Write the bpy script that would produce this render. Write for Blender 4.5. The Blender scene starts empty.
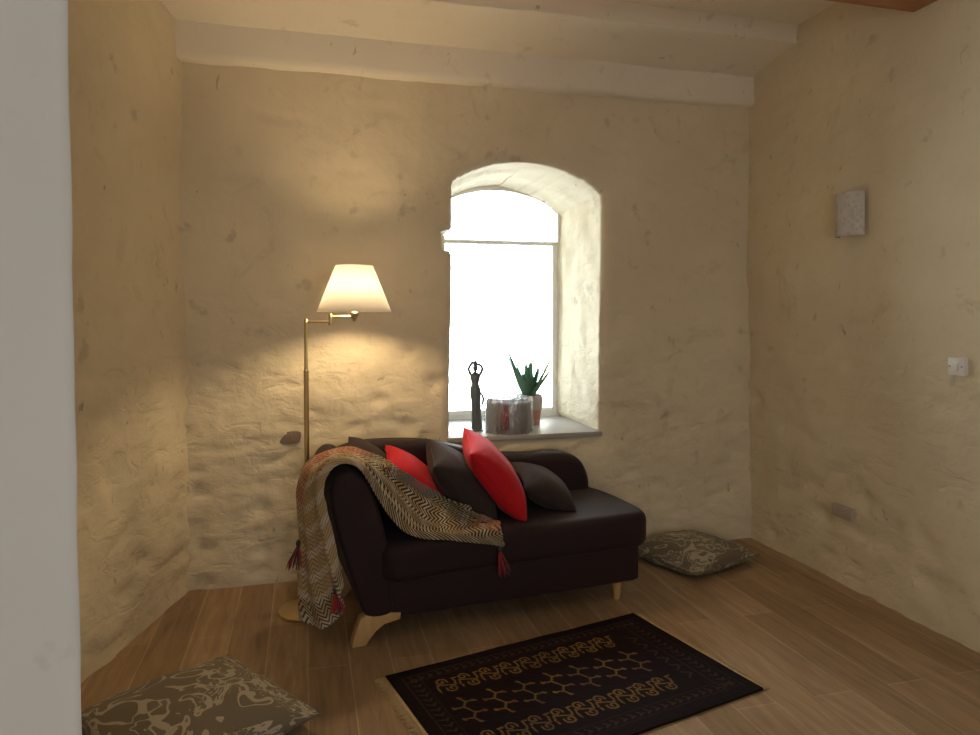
import bpy, bmesh, math, random
from math import sin, cos, tan, pi, radians, sqrt, atan2
from mathutils import Vector, Matrix, Euler, noise
from mathutils.bvhtree import BVHTree

random.seed(7)
S = bpy.context.scene
COL = S.collection

# ------------------------------------------------------------------ camera constants (pinhole of the photograph)
F, CX, HOR, PITCH, YAW, EYE = 700.0, 490.0, 315.0, radians(1.5), radians(14.74), 1.5
CY = HOR + F * tan(PITCH)


def ray(x, y):
    a = (x - CX) / F
    b = -(y - CY) / F
    f = cos(PITCH) + b * sin(PITCH)
    u = -sin(PITCH) + b * cos(PITCH)
    return Vector((a * cos(YAW) + f * sin(YAW), -a * sin(YAW) + f * cos(YAW), u))


# sofa frame
TH = radians(5.8)
SO = Vector((0.22, 3.21, 0.0))
SM = Matrix.Translation(SO) @ Matrix.Rotation(TH, 4, 'Z')
SX = Vector((cos(TH), sin(TH), 0))
SY = Vector((-sin(TH), cos(TH), 0))


def on_sofa_plane(x, y, d):
    """point seen at pixel x, y that lies at depth d in the sofa's own frame -> sofa-local vector"""
    r = ray(x, y)
    p = SO + SY * d - Vector((0, 0, EYE))
    t = p.dot(SY) / r.dot(SY)
    w = r * t + Vector((0, 0, EYE)) - SO
    return Vector((w.dot(SX), w.dot(SY), w.z))


# ------------------------------------------------------------------ materials
def new_mat(name):
    m = bpy.data.materials.new(name)
    m.use_nodes = True
    nt = m.node_tree
    bs = nt.nodes['Principled BSDF']
    return m, nt, bs


def node(nt, t, **kw):
    n = nt.nodes.new(t)
    for k, v in kw.items():
        if k.startswith('i_'):
            n.inputs[k[2:].replace('_', ' ')].default_value = v
        else:
            setattr(n, k, v)
    return n


def lk(nt, a, b):
    nt.links.new(a, b)


def math_n(nt, op, a, b=None, c=None):
    n = nt.nodes.new('ShaderNodeMath')
    n.operation = op
    for i, v in enumerate((a, b, c)):
        if v is None:
            continue
        if isinstance(v, (int, float)):
            n.inputs[i].default_value = v
        else:
            nt.links.new(v, n.inputs[i])
    return n.outputs[0]


def mix_c(nt, fac, a, b):
    n = nt.nodes.new('ShaderNodeMix')
    n.data_type = 'RGBA'
    for i, v in ((0, fac), (6, a), (7, b)):
        if isinstance(v, (int, float)):
            n.inputs[i].default_value = v
        elif isinstance(v, tuple):
            n.inputs[i].default_value = v if len(v) == 4 else (*v, 1)
        else:
            nt.links.new(v, n.inputs[i])
    return n.outputs[2]


def ramp(nt, fac, stops, interp='LINEAR'):
    n = nt.nodes.new('ShaderNodeValToRGB')
    n.color_ramp.interpolation = interp
    el = n.color_ramp.elements
    while len(el) < len(stops):
        el.new(0.5)
    for e, (p, c) in zip(el, stops):
        e.position = p
        e.color = (*c, 1) if len(c) == 3 else c
    nt.links.new(fac, n.inputs[0])
    return n.outputs[0]


def simple(name, col, rough=0.6, metal=0.0, var=0.08, scale=25.0, bump=0.0, bscale=200.0, spec=0.5, sheen=0.0):
    m, nt, bs = new_mat(name)
    tc = node(nt, 'ShaderNodeTexCoord')
    nz = node(nt, 'ShaderNodeTexNoise', i_Scale=scale, i_Detail=4.0)
    lk(nt, tc.outputs['Object'], nz.inputs['Vector'])
    a = tuple(max(0, c * (1 - var)) for c in col)
    b = tuple(min(1, c * (1 + var)) for c in col)
    lk(nt, mix_c(nt, nz.outputs['Fac'], a, b), bs.inputs['Base Color'])
    bs.inputs['Roughness'].default_value = rough
    bs.inputs['Metallic'].default_value = metal
    bs.inputs['Specular IOR Level'].default_value = spec
    if sheen:
        bs.inputs['Sheen Weight'].default_value = sheen
        bs.inputs['Sheen Roughness'].default_value = 0.4
    if bump:
        nb = node(nt, 'ShaderNodeTexNoise', i_Scale=bscale, i_Detail=3.0)
        lk(nt, tc.outputs['Object'], nb.inputs['Vector'])
        bp = node(nt, 'ShaderNodeBump', i_Strength=bump, i_Distance=0.004)
        lk(nt, nb.outputs['Fac'], bp.inputs['Height'])
        lk(nt, bp.outputs['Normal'], bs.inputs['Normal'])
    return m


def limewash(name, c0, c1, c2, rough=0.9, bump=0.5, relief=0.0):
    m, nt, bs = new_mat(name)
    tc = node(nt, 'ShaderNodeTexCoord')
    n1 = node(nt, 'ShaderNodeTexNoise', i_Scale=1.6, i_Detail=6.0, i_Roughness=0.6)
    n2 = node(nt, 'ShaderNodeTexNoise', i_Scale=7.0, i_Detail=6.0, i_Roughness=0.55)
    n3 = node(nt, 'ShaderNodeTexNoise', i_Scale=3.0, i_Detail=8.0, i_Roughness=0.7, i_Distortion=1.2)
    n4 = node(nt, 'ShaderNodeTexNoise', i_Scale=45.0, i_Detail=5.0, i_Roughness=0.6)
    for n in (n1, n2, n3, n4):
        lk(nt, tc.outputs['Object'], n.inputs['Vector'])
    base = mix_c(nt, ramp(nt, n1.outputs['Fac'], [(0.35, (0, 0, 0)), (0.65, (1, 1, 1))]), c0, c1)
    st = ramp(nt, n3.outputs['Fac'], [(0.58, (0, 0, 0)), (0.75, (1, 1, 1))])
    stf = math_n(nt, 'MULTIPLY', st, 0.7)
    base = mix_c(nt, stf, base, c2)
    # small scuffs, worn through the wash
    sc = ramp(nt, n2.outputs['Fac'], [(0.64, (0, 0, 0)), (0.72, (1, 1, 1))])
    mpv = node(nt, 'ShaderNodeMapping')
    mpv.inputs['Scale'].default_value = (16, 16, 7)
    lk(nt, tc.outputs['Object'], mpv.inputs['Vector'])
    n5 = node(nt, 'ShaderNodeTexNoise', i_Scale=1.0, i_Detail=5.0, i_Roughness=0.6, i_Distortion=0.8)
    lk(nt, mpv.outputs[0], n5.inputs['Vector'])
    chipm = ramp(nt, n5.outputs['Fac'], [(0.675, (0, 0, 0)), (0.715, (1, 1, 1))])
    base = mix_c(nt, math_n(nt, 'MULTIPLY', chipm, 0.5), base, tuple(c * 0.35 for c in c2))
    base = mix_c(nt, math_n(nt, 'MULTIPLY', sc, 0.30), base, tuple(c * 0.45 for c in c2))
    lk(nt, base, bs.inputs['Base Color'])
    bs.inputs['Roughness'].default_value = rough
    bs.inputs['Specular IOR Level'].default_value = 0.2
    h = math_n(nt, 'ADD', math_n(nt, 'MULTIPLY', n2.outputs['Fac'], 0.7), math_n(nt, 'MULTIPLY', n4.outputs['Fac'], 0.07))
    spz = node(nt, 'ShaderNodeSeparateXYZ')
    lk(nt, tc.outputs['Object'], spz.inputs[0])
    mr = node(nt, 'ShaderNodeMapRange')
    for k_, v_ in zip((1, 2, 3, 4), (1.9, 1.2, 0.12, 1.0)):
        mr.inputs[k_].default_value = v_
    lk(nt, spz.outputs['Z'], mr.inputs[0])
    mpr = node(nt, 'ShaderNodeMapping')
    mpr.inputs['Scale'].default_value = (5.5, 5.5, 10.5)
    lk(nt, tc.outputs['Object'], mpr.inputs['Vector'])
    n6 = node(nt, 'ShaderNodeTexNoise', i_Scale=1.0, i_Detail=5.0, i_Roughness=0.5, i_Distortion=0.9)
    lk(nt, mpr.outputs[0], n6.inputs['Vector'])
    n7 = node(nt, 'ShaderNodeTexNoise', i_Scale=2.3, i_Detail=3.0, i_Roughness=0.5, i_Distortion=0.4)
    lk(nt, mpr.outputs[0], n7.inputs['Vector'])
    rid = ramp(nt, n6.outputs['Fac'], [(0.30, (0, 0, 0)), (0.44, (.7, .7, .7)), (0.56, (0.85, 0.85, 0.85)), (0.66, (1, 1, 1))])
    rid = math_n(nt, 'MULTIPLY', math_n(nt, 'ADD', rid, math_n(nt, 'MULTIPLY', n7.outputs['Fac'], 0.7)), mr.outputs[0])
    h = math_n(nt, 'ADD', h, math_n(nt, 'MULTIPLY', rid, relief))
    bp = node(nt, 'ShaderNodeBump', i_Strength=bump, i_Distance=0.02)
    lk(nt, h, bp.inputs['Height'])
    lk(nt, bp.outputs['Normal'], bs.inputs['Normal'])
    return m


M = {}
M['wall'] = limewash('limewash_wall', (0.77, 0.68, 0.505), (0.70, 0.61, 0.445), (0.54, 0.45, 0.29), bump=0.7, relief=0.42)
M['ceiling'] = limewash('limewash_ceiling', (0.85, 0.79, 0.68), (0.81, 0.75, 0.64), (0.72, 0.65, 0.53), bump=0.2)
M['jamb'] = limewash('limewash_near', (0.66, 0.66, 0.65), (0.63, 0.63, 0.62), (0.60, 0.60, 0.58), bump=0.12)


def planks():
    m, nt, bs = new_mat('wood_planks')
    tc = node(nt, 'ShaderNodeTexCoord')
    sp = node(nt, 'ShaderNodeSeparateXYZ')
    lk(nt, tc.outputs['Object'], sp.inputs[0])
    cb = node(nt, 'ShaderNodeCombineXYZ')
    lk(nt, sp.outputs['Y'], cb.inputs['X'])
    lk(nt, sp.outputs['X'], cb.inputs['Y'])
    br = node(nt, 'ShaderNodeTexBrick', offset=0.37, offset_frequency=2)
    br.inputs['Scale'].default_value = 1.0
    br.inputs['Brick Width'].default_value = 1.15
    br.inputs['Row Height'].default_value = 0.175
    br.inputs['Mortar Size'].default_value = 0.0022
    br.inputs['Mortar Smooth'].default_value = 0.3
    br.inputs['Bias'].default_value = 0.0
    br.inputs['Color1'].default_value = (0.315, 0.210, 0.122, 1)
    br.inputs['Color2'].default_value = (0.455, 0.318, 0.195, 1)
    br.inputs['Mortar'].default_value = (0.54, 0.42, 0.29, 1)
    lk(nt, cb.outputs[0], br.inputs['Vector'])
    gm = node(nt, 'ShaderNodeMapping')
    gm.inputs['Scale'].default_value = (14.0, 1.3, 1.0)
    lk(nt, tc.outputs['Object'], gm.inputs['Vector'])
    gn = node(nt, 'ShaderNodeTexNoise', i_Scale=2.2, i_Detail=8.0, i_Roughness=0.65, i_Distortion=0.6)
    lk(nt, gm.outputs[0], gn.inputs['Vector'])
    gr = ramp(nt, gn.outputs['Fac'], [(0.3, (0.62, 0.60, 0.58)), (0.72, (1.18, 1.15, 1.1))])
    mu = node(nt, 'ShaderNodeMix', data_type='RGBA', blend_type='MULTIPLY')
    mu.inputs[0].default_value = 0.9
    lk(nt, br.outputs['Color'], mu.inputs[6])
    lk(nt, gr, mu.inputs[7])
    lk(nt, mu.outputs[2], bs.inputs['Base Color'])
    bs.inputs['Roughness'].default_value = 0.46
    bs.inputs['Specular IOR Level'].default_value = 0.35
    hh = math_n(nt, 'SUBTRACT', math_n(nt, 'MULTIPLY', gn.outputs['Fac'], 0.25), br.outputs['Fac'])
    bp = node(nt, 'ShaderNodeBump', i_Strength=0.35, i_Distance=0.003)
    lk(nt, hh, bp.inputs['Height'])
    lk(nt, bp.outputs['Normal'], bs.inputs['Normal'])
    return m


M['floor'] = planks()


def wood(name, a, b, scale=(3, 30, 30), rough=0.5):
    m, nt, bs = new_mat(name)
    tc = node(nt, 'ShaderNodeTexCoord')
    mp = node(nt, 'ShaderNodeMapping')
    mp.inputs['Scale'].default_value = scale
    lk(nt, tc.outputs['Object'], mp.inputs['Vector'])
    nz = node(nt, 'ShaderNodeTexNoise', i_Scale=1.5, i_Detail=7.0, i_Distortion=0.8)
    lk(nt, mp.outputs[0], nz.inputs['Vector'])
    lk(nt, ramp(nt, nz.outputs['Fac'], [(0.3, a), (0.7, b)]), bs.inputs['Base Color'])
    bs.inputs['Roughness'].default_value = rough
    return m


M['beam'] = wood('stained_beam', (0.30, 0.125, 0.040), (0.48, 0.23, 0.085))
M['leg'] = wood('pale_beech', (0.46, 0.27, 0.105), (0.58, 0.36, 0.155), (20, 20, 4))
M['sofa'] = simple('charcoal_upholstery', (0.022, 0.0085, 0.0105), 0.68, var=0.25, scale=60, bump=0.4, bscale=700, spec=0.34, sheen=0.06)
M['dark_cushion'] = simple('dark_brown_cotton', (0.046, 0.032, 0.030), 0.9, var=0.2, scale=40, bump=0.3, bscale=600, spec=0.12, sheen=0.08)
M['red'] = simple('red_cotton', (0.56, 0.010, 0.018), 0.8, var=0.1, scale=30, bump=0.2, bscale=600, spec=0.2, sheen=0.1)
M['brass'] = simple('brushed_brass', (0.62, 0.48, 0.25), 0.33, 1.0, var=0.06)
M['bronze'] = simple('dark_pewter', (0.16, 0.17, 0.17), 0.4, 0.6, var=0.2)
M['white_frame'] = simple('white_paint', (0.90, 0.90, 0.89), 0.5, var=0.03)
M['plastic'] = simple('white_plastic', (0.78, 0.76, 0.73), 0.4, var=0.02)
M['plate'] = simple('painted_plate', (0.46, 0.39, 0.33), 0.6, var=0.08)
M['stone'] = simple('grey_stone', (0.24, 0.18, 0.14), 0.9, var=0.25, scale=30, bump=0.8, bscale=60)
M['sill'] = simple('grey_sill', (0.42, 0.40, 0.38), 0.4, var=0.1, scale=12, bump=0.1)
M['terracotta'] = simple('terracotta', (0.38, 0.19, 0.14), 0.8, var=0.15, bump=0.2)
M['pot_band'] = simple('white_glaze', (0.40, 0.34, 0.32), 0.5, var=0.08)
M['soil'] = simple('potting_soil', (0.05, 0.035, 0.025), 0.95, var=0.4, bump=1.0, bscale=120)
M['aloe'] = simple('aloe_leaf', (0.10, 0.22, 0.13), 0.45, var=0.3, scale=40)
M['drum'] = simple('grey_drum', (0.27, 0.26, 0.265), 0.7, var=0.1)
_nt = M['drum'].node_tree
_t = node(_nt, 'ShaderNodeBsdfTranslucent')
_t.inputs['Color'].default_value = (0.40, 0.37, 0.36, 1)
_m = node(_nt, 'ShaderNodeMixShader')
_m.inputs[0].default_value = 0.45
lk(_nt, _nt.nodes['Principled BSDF'].outputs[0], _m.inputs[1])
lk(_nt, _t.outputs[0], _m.inputs[2])
lk(_nt, _m.outputs[0], _nt.nodes['Material Output'].inputs['Surface'])
M['painted_reflection'] = simple('reflection_red', (0.21, 0.085, 0.09), 0.7, var=0.1)  # tint for the red reflection painted on the drum
M['fringe'] = simple('cream_fringe', (0.50, 0.37, 0.20), 0.9, var=0.25, scale=90)
M['tassel_red'] = simple('red_yarn', (0.42, 0.025, 0.035), 0.85, var=0.3, scale=80)
M['tassel_dark'] = simple('dark_yarn', (0.05, 0.045, 0.05), 0.85, var=0.3, scale=80)


def ceramic():
    m, nt, bs = new_mat('pierced_ceramic')
    tc = node(nt, 'ShaderNodeTexCoord')
    vo = node(nt, 'ShaderNodeTexVoronoi', i_Scale=42.0)
    vo.feature = 'F1'
    lk(nt, tc.outputs['Object'], vo.inputs['Vector'])
    r = ramp(nt, vo.outputs['Distance'], [(0.25, (1, 1, 1)), (0.45, (0, 0, 0))])
    lk(nt, mix_c(nt, math_n(nt, 'MULTIPLY', r, 0.35), (0.60, 0.57, 0.55), (0.44, 0.41, 0.40)), bs.inputs['Base Color'])
    bs.inputs['Roughness'].default_value = 0.35
    bp = node(nt, 'ShaderNodeBump', i_Strength=0.6, i_Distance=0.004)
    bp.invert = True
    lk(nt, r, bp.inputs['Height'])
    lk(nt, bp.outputs['Normal'], bs.inputs['Normal'])
    return m


M['ceramic'] = ceramic()


def shade_mat():
    m, nt, bs = new_mat('cream_lampshade')
    nt.nodes.remove(bs)
    out = nt.nodes['Material Output']
    tc = node(nt, 'ShaderNodeTexCoord')
    nz = node(nt, 'ShaderNodeTexNoise', i_Scale=180.0, i_Detail=2.0)
    lk(nt, tc.outputs['Object'], nz.inputs['Vector'])
    c = mix_c(nt, nz.outputs['Fac'], (0.955, 0.945, 0.92), (0.98, 0.965, 0.94))
    d = node(nt, 'ShaderNodeBsdfDiffuse')
    t = node(nt, 'ShaderNodeBsdfTranslucent')
    lk(nt, c, d.inputs['Color'])
    lk(nt, c, t.inputs['Color'])
    mx = node(nt, 'ShaderNodeMixShader')
    mx.inputs[0].default_value = 0.86
    lk(nt, d.outputs[0], mx.inputs[1])
    lk(nt, t.outputs[0], mx.inputs[2])
    lk(nt, mx.outputs[0], out.inputs['Surface'])
    return m


M['shade'] = shade_mat()


def bulb_mat():
    m, nt, bs = new_mat('lit_bulb')
    bs.inputs['Base Color'].default_value = (1, 0.9, 0.7, 1)
    bs.inputs['Emission Color'].default_value = (1.0, 0.73, 0.405, 1)
    bs.inputs['Emission Strength'].default_value = BULB
    return m


BULB = 300.0
M['bulb'] = bulb_mat()


def glass_mat():
    m, nt, bs = new_mat('window_glass')
    nt.nodes.remove(bs)
    out = nt.nodes['Material Output']
    t = node(nt, 'ShaderNodeBsdfTransparent')
    t.inputs['Color'].default_value = (0.96, 0.98, 0.97, 1)
    g = node(nt, 'ShaderNodeBsdfGlossy')
    g.inputs['Roughness'].default_value = 0.02
    fr = node(nt, 'ShaderNodeFresnel')
    fr.inputs['IOR'].default_value = 1.45
    mx = node(nt, 'ShaderNodeMixShader')
    lk(nt, fr.outputs[0], mx.inputs[0])
    lk(nt, t.outputs[0], mx.inputs[1])
    lk(nt, g.outputs[0], mx.inputs[2])
    lk(nt, mx.outputs[0], out.inputs['Surface'])
    return m


M['glass'] = glass_mat()


def film_mat():
    m, nt, bs = new_mat('clear_film')
    nt.nodes.remove(bs)
    out = nt.nodes['Material Output']
    tc = node(nt, 'ShaderNodeTexCoord')
    mp = node(nt, 'ShaderNodeMapping')
    mp.inputs['Scale'].default_value = (28, 28, 7)
    lk(nt, tc.outputs['Object'], mp.inputs['Vector'])
    nz = node(nt, 'ShaderNodeTexNoise', i_Scale=1.0, i_Detail=5.0, i_Distortion=1.5)
    lk(nt, mp.outputs[0], nz.inputs['Vector'])
    f = ramp(nt, nz.outputs['Fac'], [(0.42, (0.18, 0.18, 0.18)), (0.62, (0.75, 0.75, 0.75))])
    t = node(nt, 'ShaderNodeBsdfTransparent')
    d = node(nt, 'ShaderNodeBsdfTranslucent')
    d.inputs['Color'].default_value = (0.85, 0.85, 0.85, 1)
    g = node(nt, 'ShaderNodeBsdfGlossy')
    g.inputs['Roughness'].default_value = 0.15
    bp = node(nt, 'ShaderNodeBump', i_Strength=0.8, i_Distance=0.01)
    lk(nt, nz.outputs['Fac'], bp.inputs['Height'])
    lk(nt, bp.outputs['Normal'], g.inputs['Normal'])
    m1 = node(nt, 'ShaderNodeMixShader')
    m1.inputs[0].default_value = 0.4
    lk(nt, d.outputs[0], m1.inputs[1])
    lk(nt, g.outputs[0], m1.inputs[2])
    m2 = node(nt, 'ShaderNodeMixShader')
    lk(nt, f, m2.inputs[0])
    lk(nt, t.outputs[0], m2.inputs[1])
    lk(nt, m1.outputs[0], m2.inputs[2])
    lk(nt, m2.outputs[0], out.inputs['Surface'])
    return m


M['film'] = film_mat()


def damask():
    m, nt, bs = new_mat('damask')
    uv = node(nt, 'ShaderNodeTexCoord')
    mp = node(nt, 'ShaderNodeMapping')
    lk(nt, uv.outputs['UV'], mp.inputs['Vector'])
    n1 = node(nt, 'ShaderNodeTexNoise', i_Scale=3.6, i_Detail=1.0, i_Distortion=2.2)
    n2 = node(nt, 'ShaderNodeTexNoise', i_Scale=9.0, i_Detail=2.0, i_Distortion=1.8)
    n3 = node(nt, 'ShaderNodeTexNoise', i_Scale=2.6, i_Detail=0.0)
    for n in (n1, n2, n3):
        lk(nt, mp.outputs[0], n.inputs['Vector'])
    vine = math_n(nt, 'LESS_THAN', math_n(nt, 'ABSOLUTE', math_n(nt, 'SUBTRACT', n1.outputs['Fac'], 0.52)), 0.028)
    leaf = math_n(nt, 'MULTIPLY', math_n(nt, 'GREATER_THAN', n2.outputs['Fac'], 0.57),
                  math_n(nt, 'GREATER_THAN', n3.outputs['Fac'], 0.50))
    petal = math_n(nt, 'LESS_THAN', math_n(nt, 'ABSOLUTE', math_n(nt, 'SUBTRACT', n2.outputs['Fac'], 0.47)), 0.012)
    petal = math_n(nt, 'MULTIPLY', petal, math_n(nt, 'GREATER_THAN', n3.outputs['Fac'], 0.54))
    f = math_n(nt, 'MAXIMUM', math_n(nt, 'MAXIMUM', vine, leaf), petal)
    lk(nt, mix_c(nt, f, (0.150, 0.118, 0.078), (0.40, 0.345, 0.255)), bs.inputs['Base Color'])
    bs.inputs['Roughness'].default_value = 0.75
    bs.inputs['Sheen Weight'].default_value = 0.1
    bp = node(nt, 'ShaderNodeBump', i_Strength=0.25, i_Distance=0.002)
    lk(nt, f, bp.inputs['Height'])
    lk(nt, bp.outputs['Normal'], bs.inputs['Normal'])
    return m


M['damask'] = damask()


def attr_mat(name, attr, rough=0.9, bump=0.4, bscale=500):
    m, nt, bs = new_mat(name)
    a = node(nt, 'ShaderNodeAttribute', attribute_name=attr)
    tc = node(nt, 'ShaderNodeTexCoord')
    nz = node(nt, 'ShaderNodeTexNoise', i_Scale=float(bscale), i_Detail=2.0)
    lk(nt, tc.outputs['Object'], nz.inputs['Vector'])
    f = math_n(nt, 'ADD', math_n(nt, 'MULTIPLY', nz.outputs['Fac'], 0.7), 0.65)
    mu = node(nt, 'ShaderNodeMix', data_type='RGBA', blend_type='MULTIPLY')
    mu.inputs[0].default_value = 1.0
    lk(nt, a.outputs['Color'], mu.inputs[6])
    lk(nt, f, mu.inputs[7])
    lk(nt, mu.outputs[2], bs.inputs['Base Color'])
    bs.inputs['Roughness'].default_value = rough
    bs.inputs['Specular IOR Level'].default_value = 0.15
    bp = node(nt, 'ShaderNodeBump', i_Strength=bump, i_Distance=0.003)
    lk(nt, nz.outputs['Fac'], bp.inputs['Height'])
    lk(nt, bp.outputs['Normal'], bs.inputs['Normal'])
    return m


M['rug'] = attr_mat('wool_rug', 'pattern')


def blanket_mat():
    """woven chevrons from the cloth's own length / width coordinates; accent colours from the cloth's weave bands"""
    m, nt, bs = new_mat('woven_chevron')
    uv = node(nt, 'ShaderNodeUVMap', uv_map='weave')
    sp = node(nt, 'ShaderNodeSeparateXYZ')
    lk(nt, uv.outputs[0], sp.inputs[0])
    a = node(nt, 'ShaderNodeAttribute', attribute_name='band')
    asp = node(nt, 'ShaderNodeSeparateColor')
    lk(nt, a.outputs['Color'], asp.inputs[0])
    tri = math_n(nt, 'PINGPONG', sp.outputs['Y'], 0.026)
    q = math_n(nt, 'ADD', math_n(nt, 'MULTIPLY', sp.outputs['X'], 1.0), math_n(nt, 'MULTIPLY', tri, 1.25))
    fr = math_n(nt, 'FRACT', math_n(nt, 'DIVIDE', q, 0.0225))
    line = math_n(nt, 'LESS_THAN', fr, math_n(nt, 'MULTIPLY_ADD', asp.outputs['Green'], 0.28, 0.22))
    # every few rows a wider dark band of diamonds
    fr2 = math_n(nt, 'FRACT', math_n(nt, 'DIVIDE', sp.outputs['X'], 0.105))
    wide = math_n(nt, 'LESS_THAN', fr2, 0.36)
    dark = mix_c(nt, asp.outputs['Red'], (0.045, 0.034, 0.030), (0.34, 0.045, 0.04))
    light = mix_c(nt, asp.outputs['Blue'], mix_c(nt, wide, (0.42, 0.31, 0.165), (0.52, 0.44, 0.32)), (0.20, 0.175, 0.155))
    light = mix_c(nt, math_n(nt, 'MULTIPLY', asp.outputs['Red'], 0.25), light, (0.5, 0.12, 0.08))
    k = math_n(nt, 'MULTIPLY', line, math_n(nt, 'MULTIPLY_ADD', asp.outputs['Green'], 0.5, 0.5))
    lk(nt, mix_c(nt, k, light, dark), bs.inputs['Base Color'])
    bs.inputs['Roughness'].default_value = 0.9
    bs.inputs['Specular IOR Level'].default_value = 0.15
    bs.inputs['Sheen Weight'].default_value = 0.1
    tc = node(nt, 'ShaderNodeTexCoord')
    nz = node(nt, 'ShaderNodeTexNoise', i_Scale=420.0, i_Detail=2.0)
    lk(nt, tc.outputs['Object'], nz.inputs['Vector'])
    hh = math_n(nt, 'ADD', math_n(nt, 'MULTIPLY', nz.outputs['Fac'], 0.6), math_n(nt, 'MULTIPLY', line, -0.5))
    bp = node(nt, 'ShaderNodeBump', i_Strength=0.5, i_Distance=0.003)
    lk(nt, hh, bp.inputs['Height'])
    lk(nt, bp.outputs['Normal'], bs.inputs['Normal'])
    return m


M['blanket'] = blanket_mat()


# ------------------------------------------------------------------ mesh helpers
def finish(name, bm, mat, parent=None, smooth=True, sharp=None, mtx=None):
    me = bpy.data.meshes.new(name)
    bmesh.ops.recalc_face_normals(bm, faces=bm.faces)
    bm.to_mesh(me)
    bm.free()
    for p in me.polygons:
        p.use_smooth = smooth
    if smooth and sharp:
        me.set_sharp_from_angle(angle=radians(sharp))
    me.materials.append(mat)
    o = bpy.data.objects.new(name, me)
    COL.objects.link(o)
    if parent is not None:
        o.parent = parent
    if mtx is not None:
        o.matrix_local = mtx
    return o


def tag(o, label=None, cat=None, group=None, kind=None):
    if label:
        o['label'] = label
    if cat:
        o['category'] = cat
    if group:
        o['group'] = group
    if kind:
        o['kind'] = kind
    return o


def empty(name, mtx, label, cat, group=None):
    o = bpy.data.objects.new(name, None)
    o.empty_display_size = 0.05
    o.matrix_world = mtx
    COL.objects.link(o)
    return tag(o, label, cat, group)


def box(bm, x0, x1, y0, y1, z0, z1, bev=0.0, seg=2):
    t = bmesh.new()
    bmesh.ops.create_cube(t, size=1.0)
    for v in t.verts:
        v.co = Vector((x0 + (v.co.x + .5) * (x1 - x0), y0 + (v.co.y + .5) * (y1 - y0), z0 + (v.co.z + .5) * (z1 - z0)))
    if bev:
        bmesh.ops.bevel(t, geom=t.edges[:], offset=bev, segments=seg, affect='EDGES', profile=0.5)
    join(bm, t)


def join(bm, t, mtx=None):
    me = bpy.data.meshes.new('tmp')
    if mtx is not None:
        t.transform(mtx)
    t.to_mesh(me)
    t.free()
    bm.from_mesh(me)
    bpy.data.meshes.remove(me)


def lathe(bm, prof, n=32, c=(0, 0, 0), close=True, wob=None):
    rings = []
    for i, (r, z) in enumerate(prof):
        ring = []
        for k in range(n):
            a = 2 * pi * k / n
            rr = r if wob is None else r + wob(a, z)
            ring.append(bm.verts.new((c[0] + rr * cos(a), c[1] + rr * sin(a), c[2] + z)))
        rings.append(ring)
    for A, B in zip(rings, rings[1:]):
        for k in range(n):
            bm.faces.new((A[k], A[(k + 1) % n], B[(k + 1) % n], B[k]))
    if close:
        bm.faces.new(rings[0][::-1])
        bm.faces.new(rings[-1])


def tube(bm, pts, rad, n=10, cap=True):
    pts = [Vector(p) for p in pts]
    rads = rad if isinstance(rad, (list, tuple)) else [rad] * len(pts)
    up = Vector((0, 0, 1))
    t0 = (pts[1] - pts[0]).normalized()
    if abs(t0.dot(up)) > 0.95:
        up = Vector((0, 1, 0))
    rings = []
    for i, p in enumerate(pts):
        a = pts[max(0, i - 1)]
        b = pts[min(len(pts) - 1, i + 1)]
        t = (b - a).normalized()
        s = t.cross(up)
        if s.length < 1e-5:
            s = Vector((1, 0, 0))
        s.normalize()
        w = s.cross(t)
        up = w
        rings.append([bm.verts.new(p + (s * cos(2 * pi * k / n) + w * sin(2 * pi * k / n)) * rads[i]) for k in range(n)])
    for A, B in zip(rings, rings[1:]):
        for k in range(n):
            bm.faces.new((A[k], A[(k + 1) % n], B[(k + 1) % n], B[k]))
    if cap:
        bm.faces.new(rings[0][::-1])
        bm.faces.new(rings[-1])


def crom(P, n, closed=False):
    """Catmull-Rom through vectors, n samples per span"""
    out = []
    N = len(P)
    spans = N if closed else N - 1
    for i in range(spans):
        if closed:
            p0, p1, p2, p3 = P[(i - 1) % N], P[i], P[(i + 1) % N], P[(i + 2) % N]
        else:
            p0, p1, p2, p3 = P[max(0, i - 1)], P[i], P[i + 1], P[min(N - 1, i + 2)]
        for k in range(n):
            t = k / n
            out.append(0.5 * ((2 * p1) + (p2 - p0) * t + (2 * p0 - 5 * p1 + 4 * p2 - p3) * t * t + (3 * p1 - p0 - 3 * p2 + p3) * t ** 3))
    if not closed:
        out.append(P[-1].copy())
    return out


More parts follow.
